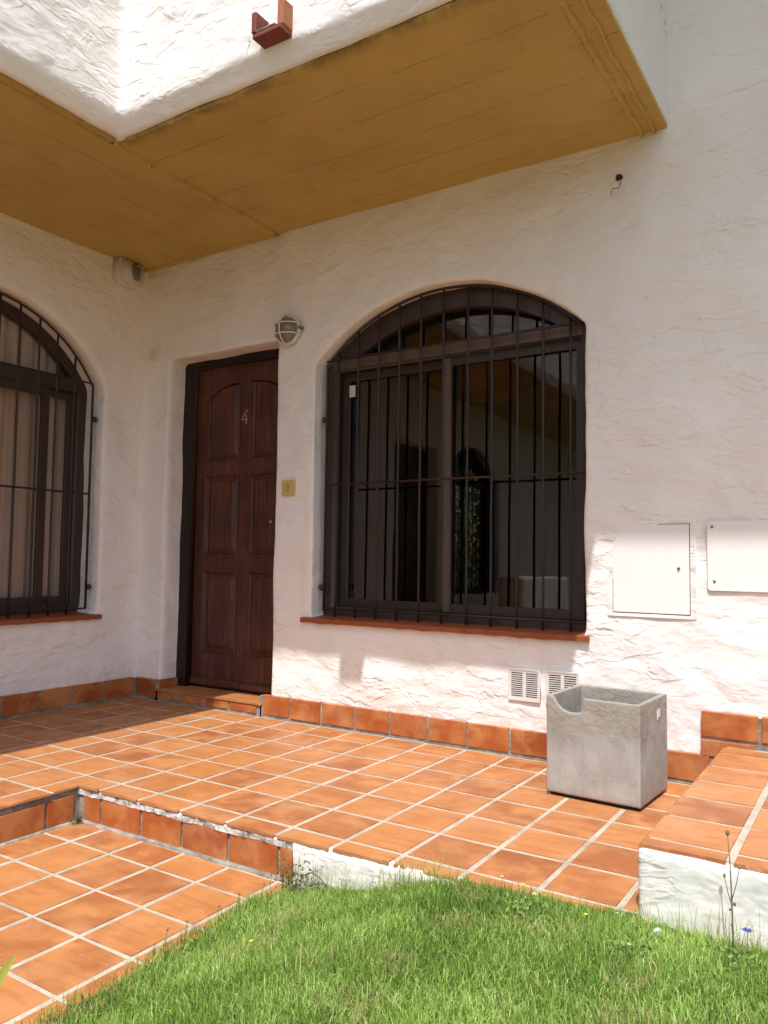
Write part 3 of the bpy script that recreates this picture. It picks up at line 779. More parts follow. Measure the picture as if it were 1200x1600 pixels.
# risers: mortar core with glazed tiles, then the white painted stretch
def vtile(parent, axis, u0, u1, z0, z1, d, t=0.012, mat='terra_r', bev=0.003, out=-1):
    """upright tile; axis 'x': face towards -y at y=d, axis 'y': face towards +x at x=d"""
    uc, zc = (u0 + u1) / 2, (z0 + z1) / 2; a, h = (u1 - u0) / 2, (z1 - z0) / 2
    bm = bmesh.new(); bm_box(bm, -a, a, 0, t, -h, h)
    for v in bm.verts:
        v.co.x += random.uniform(-0.001, 0.001); v.co.z += random.uniform(-0.001, 0.001)
    bmesh.ops.bevel(bm, geom=[e for e in bm.edges if all(v.co.y < 1e-6 for v in e.verts)], offset=bev, segments=2, affect='EDGES', profile=0.5)
    o = link('tile', bm_done(bm, 'tile'), mat, parent)
    if axis == 'x': o.location = (uc, d + random.uniform(-0.001, 0.001), zc)
    else: o.location = (d + random.uniform(-0.001, 0.001), uc, zc); o.rotation_euler = (0, 0, math.pi / 2)
    return o
jx = [0.512, 0.606, 0.807, 0.997, 1.194, 1.392, 1.447]
for a, b_ in zip(jx, jx[1:]): vtile(terrace, 'x', a + 0.005, b_ - 0.005, -0.121, -0.030, yfront((a + b_) / 2) + 0.000)
jy = [-1.296, -1.41, -1.606, -1.80, -1.995, -2.19, -2.385, -2.58, -2.775, -2.97]
for a, b_ in zip(jy[1:], jy): vtile(terrace, 'y', a + 0.005, b_ - 0.005, -0.121, -0.030, XC - 0.002)
def rough_strip(name, pts, z0, z1, thick, mat, parent, amp=0.006, n=120, closed_top=True, nz=5):
    """lumpy band of mortar or painted render along a polyline, facing the right-hand side of its direction"""
    P_ = [Vector((*p, 0)) for p in pts]; L = [0]
    for a, b in zip(P_, P_[1:]): L.append(L[-1] + (b - a).length)
    bm = bmesh.new(); rows = []
    for k in range(n + 1):
        s = L[-1] * k / n; q = max(i for i in range(len(L)) if L[i] <= s + 1e-9); q = min(q, len(P_) - 2)
        d = (P_[q + 1] - P_[q]); p = P_[q] + d * ((s - L[q]) / d.length); nrm = Vector((d.y, -d.x, 0)).normalized()
        row = [bm.verts.new((*(p - nrm * 0.03).xy, z1))]
        for c in range(nz + 1):
            z = z1 + (z0 - z1) * c / nz
            o = thick + amp * mnoise.noise(Vector((s * 14, z * 30, 2.1))) + amp * 0.8 * mnoise.noise(Vector((s * 46, z * 60, 5)))
            if c == 0: o -= 0.003
            zz = z + (0.004 * mnoise.noise(Vector((s * 9, 1, 9))) + 0.002 * mnoise.noise(Vector((s * 60, 1, 9))) if c == nz else 0)
            row.append(bm.verts.new((*(p + nrm * o).xy, zz)))
        rows.append(row)
    for a, b in zip(rows, rows[1:]):
        for c in range(len(a) - 1): bm.faces.new((a[c], a[c + 1], b[c + 1], b[c]))
    bmesh.ops.recalc_face_normals(bm, faces=bm.faces)
    me = bpy.data.meshes.new(name); bm.to_mesh(me); bm.free()
    return link(name, me, mat, parent, True)
fr = [(XC - 0.01, -1.281), (1.438, -1.269), (1.46, -1.268)]
rough_strip('mortar_band', fr, -0.031, -0.0095, 0.0005, 'flaky', terrace, 0.0045, 200)
rough_strip('mortar_band', fr, -0.16, -0.022, -0.006, 'mortar', terrace, 0.003, 120)
rough_strip('mortar_band', [(XC, -6.1), (XC, -1.27)], -0.16, -0.013, -0.008, 'mortar', terrace, 0.004, 260)
ws = rough_strip('painted_riser', [(1.447, -1.262), (1.935, -1.243), (2.175, -1.210), (2.42, -1.170)], -0.24, -0.0025, 0.0105, 'paint_w', terrace, 0.006, 150, nz=9)
tag(ws, 'white painted rough riser of the terrace')

# path (lower terrace)
ZL = -0.1215
path = link('path', plate_me('path', [[(XC - 0.02, -1.26), (1.458, -1.26), (1.458, -6.2), (XC - 0.02, -6.2)]], -0.3, ZL - 0.0014), 'grout')
tag(path, kind='structure')
QX, QY, LX0, LY0 = 0.1902, 0.1924, 0.6464, -1.4235
lo = tile_proto('tile', QX - GXW, QY - 0.010, 0.012)
xsL = [XC + 0.012] + [LX0 + QX * k for k in range(5)] + [1.466]
ysL = [-1.292] + [LY0 - QY * k for k in range(13)]
for i in range(len(xsL) - 1):
    for j in range(len(ysL) - 1):
        x0 = xsL[i] + (GXW / 2 if i else 0); x1 = xsL[i + 1] - (GXW / 2 if i < len(xsL) - 2 else 0)
        y1 = ysL[j] - (0.005 if j else 0); y0 = ysL[j + 1] + 0.005
        if i in (0, len(xsL) - 2) or j == 0: cut_tile([(x0, y0), (x1, y0), (x1, y1), (x0, y1)], ZL, 0.012, path, 'terra')
        else: place_tile(lo, ((x0 + x1) / 2, (y0 + y1) / 2, ZL), path, 'terra')
rough_strip('mortar_fillet', [(0.50, -1.285), (1.45, -1.272)], ZL - 0.003, ZL + 0.006, 0.011, 'mortar', path, 0.004, 120, nz=2)
rough_strip('mortar_fillet', [(XC + 0.002, -6.1), (XC + 0.002, -1.29)], ZL - 0.003, ZL + 0.004, 0.010, 'mortar', path, 0.004, 120, nz=2)

# landing (raised block to the right)
ZB = 0.154; LX = 2.397
me = plate_me('landing', [[(LX + 0.012, -0.002), (4.55, -0.002), (4.55, -1.172), (LX + 0.012, -1.172)]], -0.3, ZB - 0.0014)
landing = link('landing', me, 'grout'); tag(landing, kind='structure')
b = bmesh.new(); bm_box(b, LX - 0.003, 4.56, -1.190, -0.01, -0.32, ZB - 0.0055)
blk = plastered(bm_done(b, 'b'), 0.012, 3, 0.008, 0.005)
tag(link('painted_face', blk, 'paint_w', landing), 'white painted rough front of the landing')
lrows = [-1.1815, -1.122, -0.922, -0.728, -0.533, -0.333, -0.135, -0.034]
lcols = [LX + 0.001] + [2.5925 + 0.196 * k for k in range(10)]
for i in range(len(lcols) - 1):
    for j in range(len(lrows) - 1):
        x0 = lcols[i] + (0.008 if i else 0); x1 = lcols[i + 1] - 0.008
        y0 = lrows[j] + (0.004 if j else 0); y1 = lrows[j + 1] - 0.004
        cut_tile([(x0, y0), (x1, y0), (x1, y1), (x0, y1)], ZB, 0.014, landing, 'terra')

# skirting along the walls
skirt = link('skirting', box_me('skirting', D1 - 0.05, 2.405, -0.019, 0.02, 0.0, 0.106), 'mortar', house)
SK = -0.024
sj = [D1 - 0.035] + [xl(i) for i in range(2, 13)]
for a, b_ in zip(sj, sj[1:]):
    vtile(skirt, 'x', a + 0.005, min(b_, 2.40) - 0.005, 0.013, 0.112, SK, 0.02)
skl = link('skirting', box_me('skirting', XL - 0.02, XL + 0.019, -6.1, 0.01, 0.0, 0.106), 'mortar', house)
ly = [-0.034] + [-0.03 - 0.2 * k for k in range(1, 16)]
for a, b_ in zip(ly[1:], ly): vtile(skl, 'y', a + 0.005, b_ - 0.004, 0.014, 0.114, XL + 0.024, 0.02)
skc = link('skirting', box_me('skirting', XL + 0.018, D0 + 0.004, -0.019, 0.02, 0.0, 0.106), 'mortar', house)
vtile(skc, 'x', XL + 0.028, -0.556, 0.014, 0.112, SK, 0.02)
b = bmesh.new(); bm_box(b, D0 - 0.012, D0 + 0.010, -0.01, 0.118, 0.068, 0.112); link('tile', bm_done(b, 'tile'), 'terra_r', skc)
skr = link('skirting', box_me('skirting', 2.322, 4.5, -0.0185, 0.02, 0.107, 0.262), 'mortar', house)
vtile(skr, 'x', 2.322, 2.500, 0.112, 0.170, SK, 0.02)
for k in range(9):
    a = 2.322 + 0.2 * k; vtile(skr, 'x', a, a + 0.188, 0.180, 0.270, SK, 0.02)
# doorstep
step = link('doorstep', box_me('doorstep', D0 - 0.02, D1 - 0.04, -0.019, 0.25, 0.0, 0.0585), 'mortar', house)
dj = [-0.548, -0.373, -0.178, 0.0, 0.192, 0.224]
for a, b_ in zip(dj[:-1], dj[1:]):
    if b_ - a > 0.05: vtile(step, 'x', a + 0.005, b_ - 0.005, 0.012, 0.052, SK, 0.02)
for a, b_ in ((-0.552, -0.180), (-0.174, 0.226)):
    cut_tile([(a, -0.028), (b_, -0.028), (b_, 0.17), (a, 0.17)], 0.066, 0.010, step, 'terra')

# ------------------------------------------------------------------ fixtures on the walls
# bulkhead lamp
lamp = empty('bulkhead_lamp', (0.350, -0.004, 1.966))
tag(lamp, 'round caged bulkhead wall lamp beside the door top', 'lamp')
bm = bmesh.new()
def lathe(bm, prof, n=28):
    rings = [[bm.verts.new((r * math.cos(k * 2 * math.pi / n), -y, r * math.sin(k * 2 * math.pi / n))) for k in range(n)] for r, y in prof]
    for a, b in zip(rings, rings[1:]):
        for k in range(n): bm.faces.new((a[k], a[(k + 1) % n], b[(k + 1) % n], b[k]))
    bm.faces.new(rings[-1]); bm.faces.new(rings[0][::-1])
lathe(bm, [(0.072, -0.01), (0.072, 0.012), (0.079, 0.016), (0.081, 0.028), (0.074, 0.032), (0.066, 0.030)])
link('base', bm_done(bm, 'base'), 'white_metal', lamp, True)
bm = bmesh.new(); lathe(bm, [(0.066, 0.02)] + [(0.066 * math.cos(t), 0.03 + 0.052 * math.sin(t)) for t in np.linspace(0, 1.45, 9)])
link('lens', bm_done(bm, 'lens'), 'lens', lamp, True)
def arc(off, vert):
    h = math.sqrt(0.073 ** 2 - off ** 2); pts = []
    for t in np.linspace(-math.pi / 2, math.pi / 2, 15):
        a = h * math.sin(t); rr = math.sqrt(a * a + off * off) / 0.073
        y = -(0.030 + 0.060 * math.sqrt(max(0, 1 - rr * rr)))
        pts.append((off, y, a) if vert else (a, y, off))
    return pts
for off, vert in ((-0.002, True), (0.027, False), (-0.027, False)): tube('cage_bar', arc(off, vert), 0.0042, 'white_metal', lamp, 6)
box('clip', (0.072, 0.092, -0.034, -0.006, -0.006, 0.010), 'steel', lamp, 0.002)
box('clip', (-0.096, -0.080, -0.014, 0.0, -0.008, 0.006), 'rust', lamp, 0.003)

# alarm siren
al = empty('alarm_siren', (XL + 0.004, -0.170, 2.340))
tag(al, 'white plastic alarm siren box tucked under the balcony', 'alarm')
def shape(w, h, r):
    pts = [(-w, h), (w, h)]
    pts += [(w - r + r * math.cos(a), r - r * math.sin(a)) for a in np.linspace(0, math.pi / 2, 7)]
    pts += [(-w + r - r * math.sin(a), r - r * math.cos(a)) for a in np.linspace(0, math.pi / 2, 7)]
    return pts
me = plate_me('casing', [shape(0.084, 0.143, 0.05)], -0.02, 0.066, LEFT)
bm = bmesh.new(); bm.from_mesh(me); bmesh.ops.dissolve_limit(bm, angle_limit=0.02, verts=bm.verts, edges=bm.edges); bmesh.ops.bevel(bm, geom=[e for e in bm.edges if all(v.co.x > 0.04 for v in e.verts)], offset=0.014, segments=4, affect='EDGES'); bm.to_mesh(me); bm.free()
link('casing', me, 'white_plastic', al, True)
for k in range(11):
    z = 0.118 - 0.0078 * k; hw = 0.031 * math.sqrt(max(0.1, 1 - (max(0, k - 3) / 9) ** 2))
    box('slot', (0.0655, 0.0672, 0.022 - hw, 0.022 + hw, z - 0.0018, z + 0.0018), 'dark', al)
box('indicator', (0.0655, 0.0675, 0.010, 0.030, 0.127, 0.134), 'dark', al)
bm = bmesh.new(); bm_tube(bm, [(0.065, 0.015, 0.022), (0.0675, 0.015, 0.022)], 0.003, 8); link('screw', bm_done(bm, 'screw'), 'dark', al)

# small junction box, doorbell, wire
jb = empty('junction_box', (-0.655, 0, 1.975)); tag(jb, 'small blank white box on the wall between corner and door', 'box')
box('cover', (-0.032, 0.032, -0.030, 0.01, -0.034, 0.034), 'plaster', jb, 0.004, 2)
box('lip', (-0.028, 0.028, -0.033, -0.0305, -0.030, 0.030), 'white_plastic', jb, 0.001)
db = empty('doorbell', (0.359, -0.004, 1.158)); tag(db, 'square cream doorbell plate with small push button', 'doorbell')
box('plate', (-0.040, 0.040, -0.010, 0.01, -0.040, 0.040), 'cream', db, 0.003, 2)
box('button', (-0.009, 0.009, -0.0165, -0.0105, -0.018, 0.018), 'brass', db, 0.003, 2)
box('button_face', (-0.005, 0.005, -0.019, -0.017, -0.012, 0.012), 'cream', db, 0.001)
pts = [(2.030 + 0.022 * math.sin(t * 5.1) * (0.3 + t), -0.012 - 0.02 * math.sin(t * 3), 2.345 - 0.075 * t + 0.012 * math.sin(t * 9)) for t in np.linspace(0, 1, 26)]
wire = tube('wire_end', pts, 0.0014, 'rust', None, 5); tag(wire, 'short loose wire end curling out of the plaster', 'wire')
bm = bmesh.new(); bmesh.ops.create_icosphere(bm, subdivisions=2, radius=0.014, matrix=Matrix.Translation((2.030, 0.0, 2.348)) @ Matrix.Diagonal((1, 0.6, 1.1, 1)))
for v in bm.verts: v.co += Vector((random.uniform(-1, 1), 0, random.uniform(-1, 1))) * 0.004
link('plug', bm_done(bm, 'plug'), 'rust', wire)

# meter cupboards
def cover(x0, x1, z0, z1, name, label, screws, frame):
    e = empty(name, ((x0 + x1) / 2, -0.001, z0)); tag(e, label, 'cupboard')
    cx = (x0 + x1) / 2; a = (x1 - x0) / 2; h = z1 - z0
    if frame:
        f = plate_me('frame', [rect(-a - 0.020, a + 0.020, -0.014, h + 0.014), rect(-a - 0.001, a + 0.001, -0.001, h + 0.001)], -0.001, 0.02, BACK)
        link('frame', f, 'plaster', e)
        box('recess', (-a - 0.002, a + 0.002, 0.0, 0.02, -0.002, h + 0.002), 'dark', e)
        box('lid', (-a + 0.0016, a - 0.0016, -0.0035, -0.0005, 0.0020, h - 0.0016), 'lid', e, 0.0012, 2)
    else:
        r = 0.012
        lp = [(sx * (a - r) + r * math.cos(t), hz + r * math.sin(t)) for sx, hz, t0 in ((1, h - r, 0), (-1, h - r, math.pi / 2), (-1, r, math.pi), (1, r, 1.5 * math.pi)) for t in np.linspace(t0, t0 + math.pi / 2, 5)]
        link('lid', plate_me('lid', [lp], -0.0065, -0.0025, BACK), 'lid', e)
        lp2 = [(u * 0.985, h / 2 + (z - h / 2) * 0.98) for u, z in lp]
        link('backing', plate_me('backing', [lp2], -0.0024, 0.02, BACK), 'dark', e)
    for sx, sz in screws:
        bm = bmesh.new(); bm_tube(bm, [(sx - cx, -0.002, sz - z0), (sx - cx, -0.0095, sz - z0)], [0.0062, 0.0048], 10); link('screw', bm_done(bm, 'screw'), 'steel', e, True)
cover(1.998, 2.285, 0.611, 0.952, 'meter_cupboard', 'flush white meter cupboard lid nearer the arched window, one lock', [(2.246, 0.786)], True)
cover(2.347, 2.72, 0.706, 0.961, 'meter_cupboard', 'white screwed cover plate with rounded corners further from the window', [(2.364, 0.940), (2.371, 0.741), (2.70, 0.94), (2.70, 0.741)], False)

# vents
def vent(x0, x1, z0, z1, label):
    e = empty('wall_vent', ((x0 + x1) / 2, -0.004, z0)); tag(e, label, 'vent', 'twin air vents low on the wall')
    a = (x1 - x0) / 2; h = z1 - z0
    cols_ = ((-a + 0.010, -0.007), (0.007, a - 0.010)); n = 12; pz = (h - 0.026) / n
    link('plate', plate_me('plate', [rect(-a, a, 0, h)] + [rect(u0, u1, 0.013, h - 0.013) for u0, u1 in cols_], -0.007, -0.0043, BACK), 'white_metal', e)
    for u0, u1 in cols_:
        bm = bmesh.new()
        for k in range(n + 1): bm_box(bm, u0 - 0.001, u1 + 0.001, -0.0066, -0.0044, 0.013 + pz * k - pz * 0.22, 0.013 + pz * k + pz * 0.22)
        tag(link('louvre', bm_done(bm, 'louvre'), 'white_metal', e), kind='stuff')
    box('backing', (-a + 0.004, a - 0.004, -0.0042, 0.010, 0.004, h - 0.004), 'dark', e)
    link('rim', plate_me('rim', [rect(-a - 0.002, a + 0.002, -0.002, h + 0.002), rect(-a + 0.004, a - 0.004, 0.004, h - 0.004)], -0.0095, 0.004, BACK), 'white_metal', e)
vent(1.566, 1.701, 0.231, 0.358, 'white louvred air vent below the window sill, wholly clear of the planter')
vent(1.729, 1.864, 0.231, 0.362, 'white louvred air vent partly hidden behind the concrete planter')

# ------------------------------------------------------------------ planter
pl = empty('planter', (2.062, -0.296, 0.0), math.radians(-3.4))
tag(pl, 'square grey concrete planter box with chipped front rim on the terrace', 'planter')
a, bdep, H, T = 0.163, 0.150, 0.330, 0.0165
loop = [(-a, 0), (a, 0), (a, H), (-0.030, H), (-0.032, H - 0.040), (-0.045, H - 0.051), (-0.078, H - 0.053), (-0.102, H - 0.047), (-0.122, H - 0.030), (-0.134, H - 0.010), (-0.144, H - 0.002), (-a, H)]
mes = [plate_me('f', [loop], -bdep, -bdep + T, BACK)]
for d in ((-a, a, bdep - T, bdep, 0, H), (-a, -a + T, -bdep, bdep, 0, H), (a - T, a, -bdep, bdep, 0, H), (-a, a, -bdep, bdep, 0, 0.03)):
    mes.append(box_me('p', *d))
me = evaluated(join_me('planter', mes), [('REMESH', dict(mode='VOXEL', voxel_size=0.0036, use_smooth_shade=True)), ('SMOOTH', dict(factor=0.5, iterations=1)), ('DISPLACE', dict(texture=T2, strength=0.003, mid_level=0.5))])
bx = link('box', me, 'conc', pl); bx.location = (0, 0, 0.012)
box('shadow_gap_pad', (-a + 0.012, a - 0.012, -bdep + 0.012, bdep - 0.012, 0.0005, 0.016), 'dark', pl)  # slab in place of the pads, coloured black as the shadow gap
box('label_scrap', (a + 0.0002, a + 0.0022, 0.028, 0.040, 0.268, 0.300), 'paper', pl)
box('label_scrap', (a + 0.0002, a + 0.0020, 0.046, 0.060, 0.275, 0.302), 'paper', pl)

# ------------------------------------------------------------------ vegetation
def patch(x, y):      # slow variation over the lawn
    return 0.5 + 0.25 * np.sin(5.1 * x + 2.3 * y + 1) * np.sin(4.2 * y - 1.7 * x) + 0.25 * np.sin(11.3 * x - 7.9 * y + 0.5) * np.sin(9.1 * y + 3.3 * x)

def blades(n, xf, hmin, hmax, wmin, wmax, tint, lean=0.5, seed=1):
    """n grass blades as one mesh; xf gives base positions"""
    R = np.random.default_rng(seed)
    base = xf(R, n); n = len(base)
    h = R.uniform(hmin, hmax, n) * R.choice([0.7, 1.0, 1.0, 1.15], n); wd = R.uniform(wmin, wmax, n)
    ang = R.uniform(0, 2 * np.pi, n); az = R.uniform(0, 2 * np.pi, n); ln = np.abs(R.normal(0, lean, n))
    h = h * (0.62 + 0.75 * patch(base[:, 0] * 2.3 + 1, base[:, 1] * 2.1))
    s = np.c_[np.cos(ang), np.sin(ang), np.zeros(n)]; dv = np.c_[np.cos(az), np.sin(az), np.zeros(n)]
    z = np.array([0, 0, 1.0])
    mid = base + z * (h * 0.55)[:, None] * np.cos(ln * 0.5)[:, None] + dv * (h * 0.45 * np.sin(ln * 0.5))[:, None]
    tip = mid + z * (h * 0.5 * np.cos(np.minimum(ln * 1.4, 1.7)))[:, None] + dv * (h * 0.5 * np.sin(np.minimum(ln * 1.4, 1.7)))[:, None]
    V = np.stack([base - s * wd[:, None] / 2, base + s * wd[:, None] / 2, mid + s * wd[:, None] * 0.42, mid - s * wd[:, None] * 0.42, tip], 1).reshape(-1, 3)
    k = np.arange(n) * 5
    me = bpy.data.meshes.new('grass')
    me.vertices.add(5 * n); me.vertices.foreach_set('co', V.ravel())
    loops = np.stack([k, k + 1, k + 2, k + 3, k + 3, k + 2, k + 4], 1).ravel()
    me.loops.add(len(loops)); me.loops.foreach_set('vertex_index', loops)
    me.polygons.add(2 * n)
    ls = np.stack([np.arange(n) * 7, np.arange(n) * 7 + 4], 1).ravel()
    me.polygons.foreach_set('loop_start', ls)
    me.update(calc_edges=True)
    at = me.attributes.new('tint', 'FLOAT', 'POINT'); tv = tint(R, base, n); at.data.foreach_set('value', np.repeat(tv, 5))
    return me


def edge_x(y): return 1.458 + 0.012 * np.sin(9 * y) + 0.01 * np.sin(23 * y + 1)
def edge_y(x): return np.interp(x, [1.44, 1.935, 2.175, 2.40, 2.41, 5], [-1.285, -1.264, -1.238, -1.205, -1.198, -1.198]) - 0.004
def near(R, n):
    x = R.uniform(1.42, 3.1, n); y = R.uniform(-2.9, -1.18, n)
    d = patch(x, y); keep = (x > edge_x(y) - 0.035 * R.random(n) ** 2) & (y < edge_y(x)) & (R.random(n) < 0.55 + 0.7 * d)
    keep &= ~(((x - 1.50) ** 2 + (y + 1.31) ** 2 < 0.035 ** 2) & (R.random(n) < 0.7))
    x, y = x[keep], y[keep]; return np.c_[x, y, lawn_z(x, y) - 0.002]
def far(R, n):
    x = R.uniform(1.47, 5.0, n); y = R.uniform(-6.0, -1.22, n)
    keep = ~((x < 3.1) & (y > -2.9)) & (y < edge_y(x)); x, y = x[keep], y[keep]; return np.c_[x, y, lawn_z(x, y) - 0.002]
def tint(R, b, n):
    t = 0.10 + 0.55 * patch(b[:, 0] * 1.3, b[:, 1] * 1.1) + R.normal(0, 0.26, n)
    dry = (R.random(n) < 0.06 + 0.30 * (patch(b[:, 0] * 2.1 + 3, b[:, 1] * 1.9) > 0.70)); t = np.clip(t, 0.02, 0.80)
    return np.where(dry, R.uniform(0.84, 1.0, n), t)
me = join_me('g', [])
gA = blades(270000, near, 0.016, 0.040, 0.0013, 0.0027, tint, 1.0, 3)
gO = link('grass', gA, 'grass'); tag(gO, 'short bright green lawn grass up to the terrace and path edges', 'grass', kind='stuff')
gB = blades(45000, far, 0.03, 0.065, 0.003, 0.005, tint, 0.55, 4)
tag(link('grass', gB, 'grass'), 'short lawn grass further out from the terrace and path', 'grass', kind='stuff')
def leaf_cloud(pts, size, seed, name):
    R = np.random.default_rng(seed); n = len(pts)
    a = R.normal(0, 1, (n, 3)); a /= np.linalg.norm(a, axis=1)[:, None]
    b = np.cross(a, R.normal(0, 1, (n, 3))); b /= np.linalg.norm(b, axis=1)[:, None]
    L = size * R.uniform(0.6, 1.3, n)[:, None]
    V = np.stack([pts, pts + a * L * 0.5 + b * L * 0.28, pts + a * L, pts + a * L * 0.5 - b * L * 0.28], 1).reshape(-1, 3)
    me = bpy.data.meshes.new(name); me.from_pydata(V.tolist(), [], [(4 * k, 4 * k + 1, 4 * k + 2, 4 * k + 3) for k in range(n)])
    at = me.attributes.new('tint', 'FLOAT', 'POINT'); at.data.foreach_set('value', np.repeat(R.random(n), 4))
    return me

# broad-leaved weeds scattered in the lawn
for k, (x, y, r) in enumerate(((2.185, -1.335, 0.050), (1.83, -1.40, 0.022), (2.42, -1.40, 0.026), (2.62, -1.29, 0.026))):
    z = float(lawn_z(np.array(x), np.array(y))); nl = int(3800 * r)
    e = empty('lawn_weed', (x, y, z)); tag(e, 'low patch of broad-leaved weed among the lawn grass', 'weed', 'broad-leaved weeds in the lawn')
    pts = np.c_[rng.normal(0, r, nl), rng.normal(0, r * 0.8, nl), rng.uniform(0.006, 0.028, nl)]
    tag(link('leaves', leaf_cloud(pts, 0.012, 40 + k, 'leaves'), 'clover', e), kind='stuff')
# wispy taller grass at the foot of the riser and the block
def tall(R, n):
    x = np.concatenate([R.uniform(1.46, 1.95, n // 3), R.normal(1.86, 0.05, n // 4), R.uniform(2.40, 3.0, n // 3)]); y = edge_y(x) + R.uniform(-0.05, 0.0, len(x))
    return np.c_[x, y, lawn_z(x, y)]
tag(link('tall_grass', blades(420, tall, 0.06, 0.115, 0.0012, 0.0022, lambda R, b, n: R.choice([0.3, 0.5, 0.86, 0.9, 0.98], n), 0.5, 8), 'grass'), 'sparse taller grass wisps along the foot of the white riser', 'grass', kind='stuff')

# tall seed stalk in front of the landing
st = empty('weed_stalk', (2.608, -1.262, -0.05)); tag(st, 'single tall dry weed stalk with buds before the white landing', 'weed')
tube('stem', [(0.003, 0, 0), (0.002, 0, 0.10), (0.0, 0.0, 0.18), (-0.002, 0, 0.235), (-0.006, 0, 0.289)], [0.0022, 0.002, 0.0016, 0.0012, 0.0009], 'stem', st, 6)
tube('branch', [(0.001, 0, 0.145), (-0.007, 0, 0.17), (-0.013, 0, 0.20)], 0.001, 'stem', st, 5)
tube('branch', [(0.001, 0, 0.155), (0.010, 0, 0.19), (0.016, 0, 0.222)], 0.0009, 'stem', st, 5)
for x, z, r in ((-0.006, 0.291, 0.0048), (-0.013, 0.202, 0.0034), (0.016, 0.224, 0.003), (0.006, 0.148, 0.0035), (0.001, 0.105, 0.003), (-0.003, 0.135, 0.0028)):
    bm = bmesh.new(); bmesh.ops.create_icosphere(bm, subdivisions=1, radius=r, matrix=Matrix.Translation((x, 0, z)) @ Matrix.Diagonal((1, 1, 1.4, 1))); link('bud', bm_done(bm, 'bud'), 'stem', st, True)

# brown weeds at the outer end of the tiled riser
wd = empty('weed_clump', (1.478, -1.312, -0.135)); tag(wd, 'half dry weed clump growing where tiled riser meets white riser', 'weed')
for k in range(9):
    x = random.uniform(-0.03, 0.10); y = random.uniform(-0.015, 0.025); h = random.uniform(0.05, 0.115); dx = random.uniform(-0.03, 0.03)
    tube('stem', [(x, y, 0), (x + dx * 0.3, y, h * 0.5), (x + dx, y - 0.005, h)], [0.0012, 0.001, 0.0007], 'stem', wd, 5)
pts = np.c_[rng.normal(0.02, 0.035, 260), rng.normal(0.0, 0.014, 260), np.abs(rng.normal(0.0, 0.04, 260)) + 0.006]
tag(link('leaves', leaf_cloud(pts, 0.011, 5, 'leaves'), 'weed', wd), kind='stuff')
for k, (u0, u1, hz) in enumerate(((0.03, 0.10, 0.055), (0.06, 0.17, 0.035))):
    tube('creeping_stem', [(u0 + (u1 - u0) * t, 0.022 + 0.004 * math.sin(9 * t), hz + 0.02 * math.sin(3.1 * t) - 0.02 * t) for t in np.linspace(0, 1, 8)], 0.0022, 'stem', wd, 5)
# small tuft in the inner corner of the step
cw = empty('corner_weed', (0.516, -1.298, -0.121)); tag(cw, 'small moss and weed tuft in the inner corner of the step', 'weed')
pts = np.c_[np.abs(rng.normal(0, 0.012, 170)), -np.abs(rng.normal(0, 0.012, 170)), np.abs(rng.normal(0, 0.018, 170))]
tag(link('leaves', leaf_cloud(pts, 0.008, 6, 'leaves'), 'weed', cw), kind='stuff')
# dark wiry seed stems along the path edge
for k, y in enumerate((-1.36, -1.40, -1.52, -1.575, -1.70, -1.76)):
    x = 1.45 + random.uniform(-0.02, 0.015)
    e = empty('seed_stem', (x, y, -0.13)); tag(e, 'thin wiry seed stem leaning over the lawn edge of the path', 'weed', 'seed stems along the path edge')
    h = random.uniform(0.045, 0.075); dx = random.uniform(-0.012, 0.012)
    tube('stem', [(0, 0, 0), (dx * 0.4, 0, h * 0.6), (dx, 0.003, h)], 0.0009, 'stem', e, 5)
    bm = bmesh.new(); bmesh.ops.create_icosphere(bm, subdivisions=1, radius=0.0032, matrix=Matrix.Translation((dx, 0.003, h))); link('seed_head', bm_done(bm, 'seed_head'), 'stem', e)

# broad leaf reaching in from a plant beside the path
pt = empty('strap_leaf_plant', (1.60, -2.46, -0.13)); tag(pt, 'yellowing strap-leaved plant beside the path', 'plant')
def strap(pts, wmax, parent, flip=0.6):
    bm = bmesh.new(); rows = []; n = len(pts); tv = []
    for k, p in enumerate(pts):
        t = k / (n - 1); wv = wmax * math.sin(math.pi * min(0.98, 0.12 + 0.86 * t)) ** 0.8; p = Vector(p)
        d = (Vector(pts[min(k + 1, n - 1)]) - Vector(pts[max(k - 1, 0)])).normalized(); s = d.cross(Vector((1.3, -0.7, 0.8))).normalized(); u = s.cross(d)
        rows.append([bm.verts.new(p - s * wv + u * wv * 0.3), bm.verts.new(p), bm.verts.new(p + s * wv + u * wv * 0.3)])
    for a_, b in zip(rows, rows[1:]):
        for q in range(2): bm.faces.new((a_[q], a_[q + 1], b[q + 1], b[q]))
    me = bm_done(bm, 'leaf'); at = me.attributes.new('tint', 'FLOAT', 'POINT')
    at.data.foreach_set('value', [min(1, 0.25 + 0.8 * (v.index // 3) / n) for v in me.vertices])
    link('leaf', me, 'leafy', parent, True)
def q3(a, b, c, n=9): return [tuple((1 - t) ** 2 * np.array(a) + 2 * t * (1 - t) * np.array(b) + t * t * np.array(c)) for t in np.linspace(0, 1, n)]
strap(q3((0, 0, 0), (-0.085, 0.16, 0.08), (-0.044, 0.262, 0.214)), 0.024, pt)
strap(q3((0, 0, 0), (0.02, -0.08, 0.12), (0.06, -0.16, 0.10)), 0.014, pt)
strap(q3((0, 0, 0), (-0.10, -0.03, 0.12), (-0.19, -0.08, 0.05)), 0.014, pt)
strap(q3((0, 0, 0), (0.08, -0.02, 0.1), (0.15, -0.02, 0.02)), 0.013, pt)

